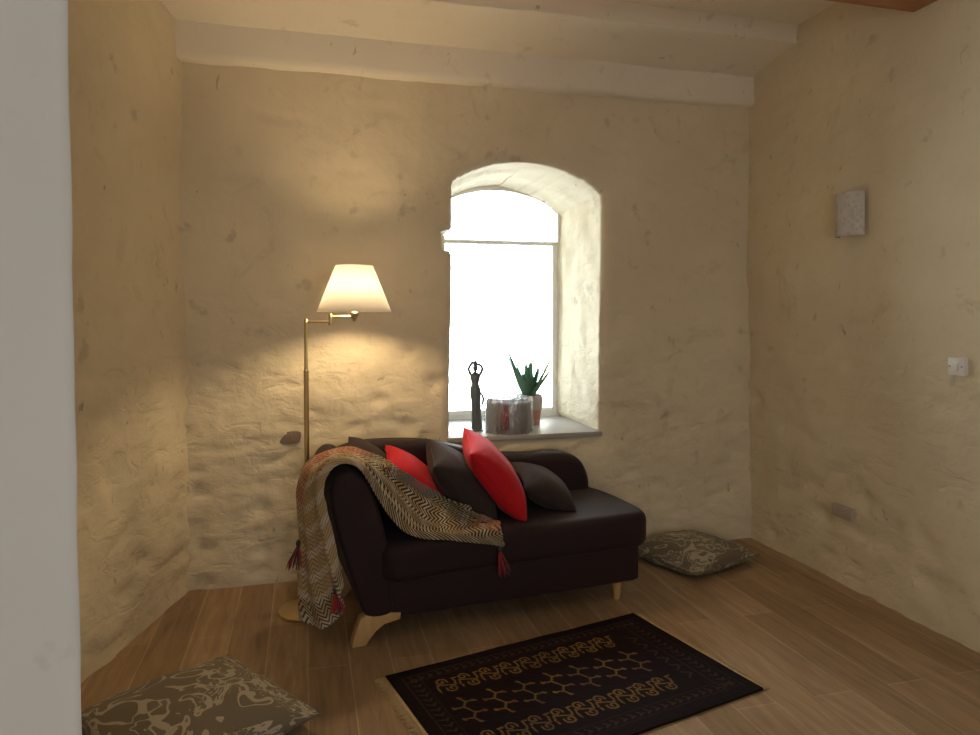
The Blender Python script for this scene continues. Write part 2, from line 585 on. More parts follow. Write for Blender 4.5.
def slab(bm, outline, lo, hi, r, place, seg=5, mid=1):
    """extrude a closed 2-D outline (list of (a,b)) from lo to hi with rounded rims; place(a,b,c)->xyz"""
    P = [Vector((a, b)) for a, b in outline]
    area = sum(P[i].x * P[(i + 1) % len(P)].y - P[(i + 1) % len(P)].x * P[i].y for i in range(len(P)))
    if area < 0:
        P.reverse()
    N = len(P)
    nor = []
    for i in range(N):
        t = (P[(i + 1) % N] - P[i - 1])
        nor.append(Vector((-t.y, t.x)).normalized())  # inward for CCW
    st = []
    for k in range(seg + 1):
        a = (pi / 2) * k / seg
        st.append((lo + r * (1 - sin(a)), r * (1 - cos(a))))
    st = [(lo + r * (1 - sin(pi / 2 * (1 - k / seg))), r * (1 - cos(pi / 2 * (1 - k / seg)))) for k in range(seg + 1)]
    st[0] = (lo, r)
    levels = []
    for k in range(seg + 1):
        a = (pi / 2) * k / seg
        levels.append((lo + r * (1 - cos(a)), r * (1 - sin(a))))
    for k in range(1, mid):
        levels.append((lo + r + (hi - lo - 2 * r) * k / mid, 0.0))
    for k in range(seg + 1):
        a = (pi / 2) * k / seg
        levels.append((hi - r * (1 - sin(a)), r * (1 - cos(a))))
    rings = []
    for c, off in levels:
        rings.append([bm.verts.new(place(*(P[i] + nor[i] * off), c)) for i in range(N)])
    for A, B in zip(rings, rings[1:]):
        for i in range(N):
            bm.faces.new((A[i], A[(i + 1) % N], B[(i + 1) % N], B[i]))
    for R in (rings[0][::-1], rings[-1]):
        f = bm.faces.new(R)
        bmesh.ops.triangulate(bm, faces=[f])


def pillow_bm(w, h, t, n=30, ear=0.05, seed=0, wr=0.004):
    """soft square cushion in its own XY plane, thickness along Z, with pulled-out corners; has a uv map"""
    bm = bmesh.new()
    uvl = bm.loops.layers.uv.new('UVMap')
    grid = {}
    for side in (1, -1):
        for i in range(n + 1):
            for j in range(n + 1):
                u = -1 + 2 * i / n
                v = -1 + 2 * j / n
                edge = i in (0, n) or j in (0, n)
                if edge and side == -1:
                    grid[(side, i, j)] = grid[(1, i, j)]
                    continue
                # denser near the rims
                uu = sin(u * pi / 2)
                vv = sin(v * pi / 2)
                k = 1 - ear * (1 - vv * vv) * abs(uu) ** 2
                l = 1 - ear * (1 - uu * uu) * abs(vv) ** 2
                x = uu * k * w / 2
                y = vv * l * h / 2
                prof = (max(0, 1 - uu ** 2) ** 0.5) * (max(0, 1 - vv ** 2) ** 0.5)
                z = side * t / 2 * (prof ** 0.85)
                nn = noise.noise(Vector((x * 9 + seed * 3.1, y * 9, seed + side * 2)))
                z += wr * nn * prof ** 0.5 * 2
                # creases that run in from the corners
                dc = abs(abs(uu) - abs(vv))
                rr = max(abs(uu), abs(vv))
                z -= side * wr * 2.2 * math.exp(-(dc / 0.09) ** 2) * max(0, rr - 0.5) * prof ** 0.3
                grid[(side, i, j)] = bm.verts.new((x, y, z))
    for side in (1, -1):
        for i in range(n):
            for j in range(n):
                q = [(i, j), (i + 1, j), (i + 1, j + 1), (i, j + 1)]
                if side == -1:
                    q.reverse()
                f = bm.faces.new([grid[(side, a, b)] for a, b in q])
                for lp, (a, b) in zip(f.loops, q):
                    lp[uvl].uv = (a / n + (0.0 if side == 1 else 3.3) + seed * 1.7, b / n + seed * 0.9)
    return bm


def pillow_rim(w, h, ear, n=30, r=0.0035):
    pts = []
    def P(uu, vv):
        k = 1 - ear * (1 - vv * vv) * abs(uu) ** 2
        l = 1 - ear * (1 - uu * uu) * abs(vv) ** 2
        return Vector((uu * k * w / 2, vv * l * h / 2, 0))
    s = [sin((-1 + 2 * i / n) * pi / 2) for i in range(n + 1)]
    pts += [P(a, -1) for a in s] + [P(1, a) for a in s[1:]] + [P(-a, 1) for a in s[1:]] + [P(-1, -a) for a in s[1:]]
    bm = bmesh.new()
    tube(bm, pts, r, 6, cap=False)
    return bm


# ------------------------------------------------------------------ room
def rough(p, seed=0.0, low=1.0):
    """lumpy rendered stone: broad heave, stone courses, small chips; returns inward offset in metres"""
    q = Vector((p[0], p[1], p[2]))
    a = noise.noise(q * 1.3 + Vector((seed, 0, 0))) * 0.016
    b = noise.noise(q * 4.2 + Vector((0, seed, 3))) * 0.008
    c = noise.noise(Vector((q.x * 9, q.y * 9, q.z * 15)) + Vector((seed, 2, 0)))
    d = noise.noise(q * 22 + Vector((2, 7, seed)))
    k = 0.35 + 0.65 * low
    chip = max(0.0, noise.noise(Vector((q.x * 6, q.y * 6, q.z * 11)) + Vector((9, seed, 1))) - 0.20)
    stone = noise.noise(Vector((q.x * 2.6, q.y * 2.6, q.z * 4.4)) + Vector((seed * 2, 4, 4)))
    b += 0.0055 * math.tanh(stone * 4)
    return a + (b + c * 0.0065 + d * 0.0030 - chip * 0.055) * k


def lowness(z):
    t = max(0, min(1, (1.75 - z) / 0.9))
    return t * t * (3 - 2 * t)


WY = 4.08
# window outline in the plane of the back wall (x, z), anticlockwise from bottom left
def win_outline():
    pts = [(0.822, 0.74), (1.799, 0.735), (1.797, 1.2), (1.803, 1.7), (1.808, 2.255)]
    cx, zt = 1.33, 2.435
    # segmental arch
    arch = []
    x0, z0, x1, z1 = 1.808, 2.255, 0.841, 2.285
    for i in range(1, 16):
        t = i / 16
        x = x0 + (x1 - x0) * t
        base = z0 + (z1 - z0) * t
        arch.append((x, base + 0.165 * (1 - (2 * t - 1) ** 2) ** 0.85))
    pts += arch + [(x1, z1), (0.842, 2.01), (0.780, 2.005), (0.786, 1.885), (0.842, 1.88), (0.836, 1.5), (0.826, 1.1)]
    return pts


def inside(poly, x, z):
    c = False
    j = len(poly) - 1
    for i in range(len(poly)):
        xi, zi = poly[i]
        xj, zj = poly[j]
        if (zi > z) != (zj > z) and x < (xj - xi) * (z - zi) / (zj - zi) + xi:
            c = not c
        j = i
    return c


def nearest(poly, x, z):
    best = None
    p = Vector((x, z))
    for i in range(len(poly)):
        a = Vector(poly[i])
        b = Vector(poly[(i + 1) % len(poly)])
        ab = b - a
        t = max(0, min(1, (p - a).dot(ab) / ab.length_squared))
        q = a + ab * t
        d = (p - q).length
        if best is None or d < best[0]:
            best = (d, q)
    return best


OUT = win_outline()


def build_back_wall():
    bm = bmesh.new()
    st = 0.022
    x0, x1, z0, z1 = -1.3, 3.3, -0.05, 3.4
    nx, nz = int((x1 - x0) / st), int((z1 - z0) / st)
    V = {}
    ins = {}
    for i in range(nx + 1):
        for j in range(nz + 1):
            x, z = x0 + i * st, z0 + j * st
            ins[(i, j)] = inside(OUT, x, z)
            V[(i, j)] = [x, z]
    keep = []
    for i in range(nx):
        for j in range(nz):
            k = [(i, j), (i + 1, j), (i + 1, j + 1), (i, j + 1)]
            if all(ins[q] for q in k):
                continue
            if sum(ins[q] for q in k) >= 3:
                # mostly hole: drop
                cx = sum(V[q][0] for q in k) / 4
                cz = sum(V[q][1] for q in k) / 4
                if inside(OUT, cx, cz):
                    continue
            keep.append(k)
    # which verts remain and are inside -> snap onto the outline
    used = set(q for k in keep for q in k)
    for q in used:
        if ins[q]:
            d, p = nearest(OUT, *V[q])
            V[q] = [p.x, p.y]
    B = {}
    for q in used:
        x, z = V[q]
        low = lowness(z)
        off = rough((x, 0, z), 3.0, low)
        d = nearest(OUT, x, z)[0] if 0.6 < x < 2.0 and 0.5 < z < 2.7 else 1
        k = min(1, 0.35 + d / 0.12)
        rim = 0.022 * math.exp(-(d / 0.02) ** 2)      # softened arris
        y = WY - off * k + rim - 0.045 * max(0, (0.55 - z)) * (1 if x < 0.2 else 0.4)
        B[q] = bm.verts.new((x + 0.004 * noise.noise(Vector((x * 20, 0, z * 20))), y, z))
    for k in keep:
        vs = [B[q] for q in k]
        if len(set(vs)) == 4:
            f = bm.faces.new(vs)
    bmesh.ops.remove_doubles(bm, verts=bm.verts[:], dist=0.0008)
    # reveal: pull the hole's border back in steps
    def hole_edges():
        return [e for e in bm.edges if e.is_boundary and all(0.5 < v.co.x < 2.1 and 0.5 < v.co.z < 2.8 for v in e.verts)]
    edges = hole_edges()
    steps = 20
    depth = 0.98  # outer reveal lengthened past the frame to block slanting sky light
    cxm, czm = 1.32, 1.5
    for s in range(steps):
        r = bmesh.ops.extrude_edge_only(bm, edges=edges)
        nv = [g for g in r['geom'] if isinstance(g, bmesh.types.BMVert)]
        edges = [g for g in r['geom'] if isinstance(g, bmesh.types.BMEdge)]
        yy = WY + depth * (s + 1) / steps
        for v in nv:
            dx = v.co.x - cxm
            notch = v.co.x < 0.815 and 1.85 < v.co.z < 2.04
            side = 1 if dx > 0 else -1
            def lf(y):
                k = min(1, (y - WY) / 0.12)
                return k * (0.010 * noise.noise(Vector((side * 5, y * 6, v.co.z * 5))) + 0.005 * noise.noise(Vector((side * 16, y * 15, v.co.z * 14))))
            lump = lf(yy) - lf(yy - depth / steps)
            if v.co.z > 0.78:
                v.co.x += side * lump - side * 0.0024
                if notch and s == 4:
                    v.co.x = 0.845
            if v.co.z > 2.2:
                v.co.z += lump * 0.4 - 0.0022
            v.co.y = yy
    return finish('wall_back', bm, M['wall'], sharp=None)


wb = build_back_wall()
tag(wb, kind='structure')


def wall_sheet(name, p0, p1, z0, z1, mat, seed, st=0.03, amp=1.0, lowf=True, flip=False, batter=0.0, lean=0.0):
    """lumpy wall from plan point p0 to p1; the room lies on its left hand side"""
    bm = bmesh.new()
    a, b = Vector(p0), Vector(p1)
    L = (b - a).length
    t = (b - a) / L
    n = Vector((-t.y, t.x))
    nu, nz = max(1, int(L / st)), max(1, int((z1 - z0) / st))
    V = []
    for i in range(nu + 1):
        row = []
        for j in range(nz + 1):
            u = L * i / nu
            z = z0 + (z1 - z0) * j / nz
            p = a + t * u
            off = rough((p.x, p.y, z), seed, lowness(z) if lowf else 0.0) * amp + batter * max(0, 0.6 - z) + lean * z
            p = p + n * off
            row.append(bm.verts.new((p.x, p.y, z)))
        V.append(row)
    for i in range(nu):
        for j in range(nz):
            bm.faces.new((V[i][j], V[i + 1][j], V[i + 1][j + 1], V[i][j + 1]))
    return finish(name, bm, mat)


# right wall: its room side faces -X (left hand of a walk towards +Y)
wr_ = tag(wall_sheet('wall_right', (2.875, -2.5), (2.885, 4.4), -0.05, 3.4, M['wall'], 11.0, amp=0.95, lean=0.017), kind='structure')
# left wall: from the far corner back towards the viewer
wl_ = tag(wall_sheet('wall_left', (-0.53, 4.45), (-2.50, -2.35), -0.05, 3.4, M['wall'], 23.0, amp=0.9, batter=0.03), kind='structure')
wf_ = tag(wall_sheet('wall_front', (-2.7, -2.4), (3.1, -2.4), -0.05, 3.4, M['wall'], 31.0, st=0.12), kind='structure')

# near jamb on the left: solid pier with a softly wavering arris
bm = bmesh.new()
nz = 90
rows = []
for j in range(nz + 1):
    z = -0.05 + 3.45 * j / nz
    wv = 0.004 * noise.noise(Vector((0, 4, z * 2.2))) + 0.0025 * noise.noise(Vector((2, 4, z * 7)))
    xe = -0.289 + wv + 0.004 * (1.5 - z)
    ring = [(-2.05, 1.0), (-1.2, 1.0), (-0.7, 1.0), (-0.45, 1.0)]
    ring += [(xe - 0.05, 1.0), (xe - 0.012, 1.001), (xe - 0.003, 1.003), (xe, 1.008), (xe - 0.012, 1.016), (xe - 0.14, 1.10), (-0.7, 1.16), (-2.05, 1.16)]
    rows.append([bm.verts.new((x, y + 0.004 * noise.noise(Vector((x * 3, y, z * 3))), z)) for x, y in ring])
for A, B in zip(rows, rows[1:]):
    for k in range(len(A)):
        bm.faces.new((A[k], A[(k + 1) % len(A)], B[(k + 1) % len(A)], B[k]))
bm.faces.new(rows[0])
bm.faces.new(rows[-1][::-1])
tag(finish('wall_near', bm, M['jamb'], sharp=50), kind='structure')

# floor
bm = bmesh.new()
box(bm, -2.9, 3.2, -2.6, 4.3, -0.06, 0.0)
tag(finish('floor', bm, M['floor'], smooth=False), kind='structure')

# ceiling: a lower bay by the window wall, a step, then the higher bay
bm = bmesh.new()
prof = [(4.45, 3.02), (4.2, 3.03), (4.02, 3.05), (3.95, 3.06), (3.85, 3.085), (3.72, 3.105), (3.605, 3.108), (3.590, 3.114), (3.585, 3.19), (3.57, 3.212), (3.2, 3.21), (2.4, 3.215), (1.2, 3.22), (0, 3.22), (-2.6, 3.22)]
xs = [-2.9 + 0.06 * i for i in range(104)]
V = [[bm.verts.new((x, y + 0.012 * noise.noise(Vector((x * 3, y * 4, 5))) + (0.012 * noise.noise(Vector((x * 9, 2, 5))) if 3.5 < y < 3.65 else 0),
                    z + 0.012 * noise.noise(Vector((x * 2, y * 2, 9))))) for y, z in prof] for x in xs]
for A, B in zip(V, V[1:]):
    for k in range(len(prof) - 1):
        bm.faces.new((A[k], A[k + 1], B[k + 1], B[k]))
tag(finish('ceiling', bm, M['ceiling'], sharp=40), kind='structure')

# stone ledge along the head of the back wall
bm = bmesh.new()
pf = [(4.2, 2.855), (4.10, 2.858), (4.045, 2.862), (4.028, 2.872), (4.02, 2.90), (4.015, 3.0), (4.015, 3.10), (4.2, 3.10)]
V = []
for x in xs:
    d = 0.010 * noise.noise(Vector((x * 2.2, 1, 1)))
    e = 0.010 * noise.noise(Vector((x * 3.1, 7, 1))) + 0.004 * noise.noise(Vector((x * 11, 7, 1)))
    V.append([bm.verts.new((x, y + d, z + e)) for y, z in pf])
for A, B in zip(V, V[1:]):
    for k in range(len(pf)):
        bm.faces.new((A[k], A[(k + 1) % len(pf)], B[(k + 1) % len(pf)], B[k]))
bm.faces.new(V[0])
bm.faces.new(V[-1][::-1])
tag(finish('trim_1', bm, M['ceiling'], sharp=45), kind='structure')

# wooden lintel overhead, top right
bm = bmesh.new()
box(bm, -2.6, 2.95, 2.50, 2.785, 2.955, 3.24, 0.012, 2)
tag(finish('trim_2', bm, M['beam'], sharp=40), kind='structure')

# exposed stone in the wash behind the lamp
bm = bmesh.new()
ol = [Vector(p) for p in [(-0.142, 0.782), (-0.05, 0.778), (-0.034, 0.80), (-0.030, 0.835), (-0.06, 0.846), (-0.108, 0.842), (-0.125, 0.82)]]
slab(bm, [(p.x, p.y) for p in crom(ol, 4, True)], WY - 0.002, WY + 0.03, 0.002, lambda a, b, c: (a, c, b), seg=2)
finish('exposed_stone', bm, M['stone'], parent=wb)

# window sill slab
bm = bmesh.new()
box(bm, 0.81, 1.806, 4.072, 5.05, 0.738, 0.768, 0.004, 2)
tag(finish('trim_3', bm, M['sill'], sharp=40), kind='structure')

# window: outer frame, transom, casements, panes
FY = WY + 0.70
bm = bmesh.new()
def arch_top(x, inset):
    t = (x - 0.83) / (1.80 - 0.83)
    t = max(0, min(1, t))
    return 2.27 + 0.165 * (1 - (2 * t - 1) ** 2) ** 0.85 - inset
def ring_strip(bm, inset0, inset1, y0, y1, zb0, zb1):
    def loop(ins, zb):
        x0, x1 = 0.80 + ins, 1.82 - ins
        L = [(x0, zb), (x1, zb)]
        for i in range(17):
            x = x1 + (x0 - x1) * i / 16
            L.append((x, arch_top(x, ins)))
        return L
    A, B = loop(inset0, zb0), loop(inset1, zb1)
    n = len(A)
    Vs = [[bm.verts.new((x, y, z)) for x, z in L] for L in (A, B) for y in (y0, y1)]
    o0, o1, i0, i1 = Vs
    for k in range(n):
        j = (k + 1) % n
        bm.faces.new((o0[k], o0[j], i0[j], i0[k]))
        bm.faces.new((o1[k], i1[k], i1[j], o1[j]))
        bm.faces.new((o0[k], o1[k], o1[j], o0[j]))
        bm.faces.new((i0[k], i0[j], i1[j], i1[k]))
ring_strip(bm, -0.02, 0.057, FY, FY + 0.05, 0.74, 0.797)
win = finish('window_1', bm, M['white_frame'], sharp=35)
tag(win, kind='structure')
TZ = 2.02
bm = bmesh.new()
box(bm, 0.85, 1.77, FY - 0.002, FY + 0.048, TZ - 0.007, TZ + 0.007, 0.002)
finish('transom', bm, M['white_frame'], win, sharp=35)
for (xa, xb) in ((0.858, 1.762),):
    bm = bmesh.new()
    w = 0.034
    box(bm, xa, xa + w, FY + 0.004, FY + 0.044, 0.797, TZ - 0.008, 0.004)
    box(bm, xb - w, xb, FY + 0.004, FY + 0.044, 0.797, TZ - 0.008, 0.004)
    box(bm, xa + w, xb - w, FY + 0.005, FY + 0.043, 0.797, 0.828, 0.004)
    box(bm, xa + w, xb - w, FY + 0.005, FY + 0.043, TZ - 0.022, TZ - 0.008, 0.004)
    cs = finish('casement', bm, M['white_frame'], win, sharp=35)
    bm = bmesh.new()
    box(bm, xa + w - 0.004, xb - w + 0.004, FY + 0.022, FY + 0.026, 0.824, TZ - 0.018)
    finish('pane', bm, M['glass'], cs, smooth=False)
bm = bmesh.new()
Vt = []
for i in range(25):
    x = 0.852 + (1.768 - 0.852) * i / 24
    Vt.append((x, TZ + 0.006, arch_top(x, 0.052)))
for yy in (FY + 0.022, FY + 0.026):
    r0 = [bm.verts.new((x, yy, a)) for x, a, b in Vt]
    r1 = [bm.verts.new((x, yy, b)) for x, a, b in Vt]
    for k in range(24):
        bm.faces.new((r0[k], r0[k + 1], r1[k + 1], r1[k]))
finish('fanlight_pane', bm, M['glass'], win, smooth=False)
bm = bmesh.new()
tube(bm, [(1.02, FY + 0.0, 1.36), (1.02, FY - 0.03, 1.36), (1.02, FY - 0.035, 1.27)], 0.008, 8)
finish('handle', bm, M['white_frame'], win)

# ------------------------------------------------------------------ sofa
sofa = empty('chaise_sofa', SM, 'small dark charcoal chaise sofa with one rolled arm standing below the window', 'sofa')
# base
bm = bmesh.new()
ol = [(0.06, -0.03), (1.43, -0.03), (1.475, -0.015), (1.49, 0.03), (1.49, 0.60), (1.47, 0.64), (0.06, 0.64)]
slab(bm, ol, 0.105, 0.30, 0.012, lambda a, b, c: (a, b, c), seg=3)
finish('base', bm, M['sofa'], sofa, sharp=50)
# seat
bm = bmesh.new()
ol = [Vector(p) for p in [(0.10, -0.045), (0.5, -0.052), (1.0, -0.052), (1.38, -0.048), (1.50, -0.028), (1.553, 0.05), (1.565, 0.25), (1.555, 0.45), (1.53, 0.56), (1.46, 0.60), (1.0, 0.60), (0.5, 0.60), (0.10, 0.60)]]
ol = [(p.x, p.y) for p in crom(ol, 4, True)]
def seat_place(a, b, c):
    top = 1 if c > 0.4 else 0
    return (a, b, c)
bm2 = bmesh.new()
slab(bm2, ol, 0.272, 0.462, 0.05, seat_place, seg=6)
finish('seat', bm2, M['sofa'], sofa, sharp=60)
bm.free()
# arm
arm = [Vector(p) for p in [(0.035, 0.135), (-0.012, 0.25), (-0.065, 0.42), (-0.108, 0.58), (-0.125, 0.69), (-0.112, 0.765), (-0.065, 0.806), (-0.01, 0.796), (0.045, 0.735), (0.088, 0.63), (0.122, 0.5), (0.145, 0.36), (0.15, 0.22), (0.15, 0.135)]]
arm_o = [(p.x, p.y) for p in crom(arm, 4, True)]
bm = bmesh.new()
slab(bm, arm_o, -0.048, 0.66, 0.022, lambda a, b, c: (a, c, b), seg=5, mid=6)
finish('armrest', bm, M['sofa'], sofa, sharp=70)
# backrest: high by the arm, dipping to a round nose
bk = [Vector(p) for p in [(-0.02, 0.30), (-0.06, 0.60), (-0.03, 0.76), (0.08, 0.812), (0.22, 0.822), (0.38, 0.815), (0.53, 0.797), (0.70, 0.752), (0.88, 0.71), (1.07, 0.69), (1.22, 0.69), (1.34, 0.68), (1.43, 0.63), (1.48, 0.54), (1.49, 0.44), (1.48, 0.30), (0.9, 0.28), (0.4, 0.28)]]
bm = bmesh.new()
slab(bm, [(p.x, p.y) for p in crom(bk, 5, True)], 0.52, 0.69, 0.05, lambda a, b, c: (a, c, b), seg=6)
finish('backrest', bm, M['sofa'], sofa, sharp=70)
# legs
lg = [Vector(p) for p in [(-0.032, 0.0), (0.030, 0.0), (0.052, 0.030), (0.078, 0.060), (0.115, 0.085), (0.19, 0.098), (0.192, 0.128), (0.10, 0.14), (0.03, 0.14), (0.006, 0.125), (-0.010, 0.085), (-0.024, 0.04)]]
lg_o = []
for i, p in enumerate(lg):
    lg_o.append((p.x, p.y))
for y in (-0.040, 0.55):
    bm = bmesh.new()
    slab(bm, lg_o, y, y + 0.062, 0.006, lambda a, b, c: (a, c, b), seg=2)
    l = finish('leg', bm, M['leg'], sofa, sharp=40)
    tag(l, label='curved pale wooden leg')
for y in (0.03, 0.56):
    bm = bmesh.new()
    prof = [(0.017, 0.0), (0.0185, 0.003), (0.027, 0.108)]
    lathe(bm, prof, 20, (1.372, y, 0))
    l = finish('leg', bm, M['leg'], sofa, sharp=40)
    tag(l, label='short tapered pale wooden leg')


# ------------------------------------------------------------------ cushions on the sofa
PIL = []      # surfaces of the cushions already set down, in the sofa's frame


def clear_of_sofa(p, m):
    """rests on the seat, against the back and against the arm"""
    if p.x > 0.10 and p.z < 0.463 + m:
        p.z = 0.463 + m
    if p.y > 0.519 - m and p.z < 0.83 and p.x < 1.5:
        p.y = 0.519 - m
    if -0.05 - m < p.y < 0.67:
        d, q = nearest(arm_o, p.x, p.z)
        ins_ = inside(arm_o, p.x, p.z)
        if ins_ or d < m:
            v = Vector((p.x, p.z)) - q
            v = -v if ins_ else v
            v = v.normalized() if v.length > 1e-6 else Vector((0.3, 1)).normalized()
            p.x, p.z = q.x + v.x * m, q.y + v.y * m
    return p


def settle(bm, mt, centre, m=0.004):
    """soft contact: the cushion gives way where it meets the sofa or an earlier cushion"""
    inv = mt.inverted()
    for v in bm.verts:
        p = mt @ v.co
        for it in range(3):
            p = clear_of_sofa(p, m)
            for mi, w, h, t, tree in PIL:
                q = mi @ p
                uu, vv = q.x / (w / 2), q.y / (h / 2)
                if abs(uu) < 1.02 and abs(vv) < 1.02:
                    zz = t / 2 * ((max(0, 1 - uu * uu) ** 0.5) * (max(0, 1 - vv * vv) ** 0.5)) ** 0.85 + 0.007 + m
                    sg = 1 if (mi @ centre).z > 0 else -1
                    if q.z * sg < zz:
                        q.z = zz * sg
                        p = mi.inverted() @ q
        p = clear_of_sofa(p, m)
        v.co = inv @ p


def cushion(name, label, cat, mat, c, udir, vdir, w, h, t, seed, ear=0.06, group=None, wr=0.004):
    """udir: direction of its height, vdir: direction of its width (sofa frame)"""
    u = Vector(udir).normalized()
    v = Vector(vdir)
    v = (v - u * v.dot(u)).normalized()
    n = v.cross(u)
    mt = Matrix((v, u, n)).transposed().to_4x4()
    mt.translation = Vector(c)
    bm = pillow_bm(w, h, t, seed=seed, ear=ear, wr=wr)
    settle(bm, mt, Vector(c))
    tb = bm.copy()
    tb.transform(mt)
    bmesh.ops.recalc_face_normals(tb, faces=tb.faces)
    tree = BVHTree.FromBMesh(tb)
    tb.free()
    o = finish(name, bm, mat, mtx=None)
    o.matrix_world = SM @ mt
    tag(o, label, cat, group)
    rb = pillow_rim(w, h, ear)
    settle(rb, mt, Vector(c), 0.003)
    finish('piping', rb, mat, o)
    PIL.append((mt.inverted(), w, h, t, tree))
    return o


DEEP = (0.30, 0.95, 0.0)
cushion('throw_cushion', 'dark brown cushion farthest left, its top peeking out behind the blanket and red cushion', 'cushion',
        M['dark_cushion'], (0.150, 0.41, 0.695), (-0.56, 0.10, 0.58), (0.30, 0.95, 0.0), 0.38, 0.38, 0.20, 1, group='cushions on the sofa')
cushion('throw_cushion', 'red cushion partly under the blanket, left of the two red ones', 'cushion',
        M['red'], (0.355, 0.335, 0.635), (-0.64, 0.06, 0.62), (0.33, 0.94, 0.0), 0.375, 0.42, 0.19, 2, group='cushions on the sofa')
cushion('throw_cushion', 'dark brown cushion leaning between the two red cushions', 'cushion',
        M['dark_cushion'], (0.585, 0.28, 0.640), (-0.64, 0.02, 0.62), (0.33, 0.94, 0.0), 0.42, 0.45, 0.20, 3, group='cushions on the sofa')
cushion('throw_cushion', 'bright red cushion standing below the figurine, right of the two red ones', 'cushion',
        M['red'], (0.760, 0.25, 0.665), (-0.56, 0.03, 0.72), (0.34, 0.94, 0.0), 0.43, 0.47, 0.20, 4, group='cushions on the sofa')
cushion('throw_cushion', 'dark brown cushion lying low at the right end of the cushion row', 'cushion',
        M['dark_cushion'], (1.062, 0.30, 0.562), (-0.84, 0.10, 0.40), (0.35, 0.93, 0.08), 0.38, 0.325, 0.17, 5, group='cushions on the sofa')

# ------------------------------------------------------------------ blanket
NET = [
    [(346, 583, -.035), (340, 555, -.045), (334, 525, -.055), (329, 503, -.06), (327, 487, -.06), (332, 474, -.06), (343, 467, -.06), (357, 471, -.06), (370, 488, -.06), (388, 515, -.06), (410, 537, -.06), (450, 543, -.065), (502, 549, -.07)],
    [(344, 610, .00), (332, 570, .01), (325, 535, .02), (320, 505, .02), (319, 487, .02), (326, 470, .02), (341, 461, .02), (358, 465, .02), (375, 482, .02), (397, 507, .02), (420, 528, .01), (455, 538, -.02), (503, 545, -.055)],
    [(328, 626, .05), (318, 580, .08), (313, 540, .1), (310, 510, .1), (310, 488, .1), (320, 466, .1), (340, 456, .1), (360, 461, .1), (380, 477, .1), (405, 500, .09), (428, 520, .07), (460, 532, .02), (503, 540, -.035)],
    [(314, 627, .1), (308, 585, .14), (306, 545, .17), (303, 512, .18), (304, 487, .18), (314, 464, .18), (338, 453, .18), (362, 459, .18), (385, 473, .17), (411, 493, .15), (435, 512, .12), (464, 525, .06), (502, 534, -.01)],
    [(304, 619, .16), (302, 580, .2), (303, 540, .24), (300, 508, .26), (300, 485, .27), (309, 465, .28), (333, 451, .28), (364, 456, .27), (391, 469, .24), (418, 488, .21), (442, 505, .16), (470, 519, .1), (501, 528, .01)],
    [(300, 612, .24), (299, 577, .27), (302, 532, .3), (297, 494, .32), (300, 477, .34), (312, 460, .36), (343, 449, .36), (374, 456, .33), (399, 469, .29), (423, 486, .24), (452, 502, .18), (482, 512, .11), (499, 521, .03)],
]
KU, KV = 18, 16
rows = []
for strand in NET:
    rows.append(crom([on_sofa_plane(*p) for p in strand], KU))
NU = len(rows[0])
grid = []
for i in range(NU):
    grid.append(crom([r[i] for r in rows], KV))
NV = len(grid[0])
# cloth coordinates
su = [[0.0] * NV for _ in range(NU)]
for j in range(NV):
    for i in range(1, NU):
        su[i][j] = su[i - 1][j] + (grid[i][j] - grid[i - 1][j]).length
sv = [[0.0] * NV for _ in range(NU)]
for i in range(NU):
    for j in range(1, NV):
        sv[i][j] = sv[i][j - 1] + (grid[i][j] - grid[i][j - 1]).length
# normals, then folds along the cloth's own normal
def gnorm(i, j):
    a = grid[min(NU - 1, i + 1)][j] - grid[max(0, i - 1)][j]
    b = grid[i][min(NV - 1, j + 1)] - grid[i][max(0, j - 1)]
    n = b.cross(a)
    return n.normalized() if n.length > 1e-9 else Vector((0, 0, 1))
cen = Vector((0.0, 0.15, 0.45))
pos = []
for i in range(NU):
    row = []
    for j in range(NV):
        u, v = i / (NU - 1), j / (NV - 1)
        n = gnorm(i, j)
        if n.dot(grid[i][j] - cen) < 0:
            n = -n
        hang = max(0, 1 - u / 0.40)
        tail = max(0, min(1, (u - 0.58) / 0.2))
        top = max(0, 1 - abs(u - 0.48) / 0.18)
        f = 0.016 * hang ** 0.6 * sin(v * 2 * pi * 2.6 + 0.8 + 2.0 * noise.noise(Vector((u * 3, 0, 1))))
        f += 0.010 * sin(v * 2 * pi * 3.1 + u * 2) * (0.5 + 0.5 * top) * (1 if v < 0.55 else 0.5)
        f += tail * (0.013 * sin(v * 2 * pi * 2.2 + u * 7) + 0.006 * noise.noise(Vector((u * 14, v * 5, 2))))
        f += 0.004 * noise.noise(Vector((u * 22, v * 9, 4)))
        # raised folded-over lip along the front edge
        f += 0.028 * math.exp(-((v - 0.09) / 0.06) ** 2) + 0.018 * math.exp(-((v - 0.27) / 0.05) ** 2)
        row.append(grid[i][j] + n * (f + 0.004))
    pos.append(row)
CAML = SM.inverted() @ Vector((0, 0, EYE))


def in_pillow(p):
    for mi, w, h, t, tree in PIL:
        loc, n, k, d = tree.find_nearest(p)
        if d < 0.012 or ((p - loc).dot(n) < 0 and d < 0.12):
            return True
    return False


def off_pillow(p):
    for mi, w, h, t, tree in PIL:
        loc, n, k, d = tree.find_nearest(p)
        if d < 0.0158 or ((p - loc).dot(n) < 0 and d < 0.05):
            p = loc + n * 0.0162
    return p


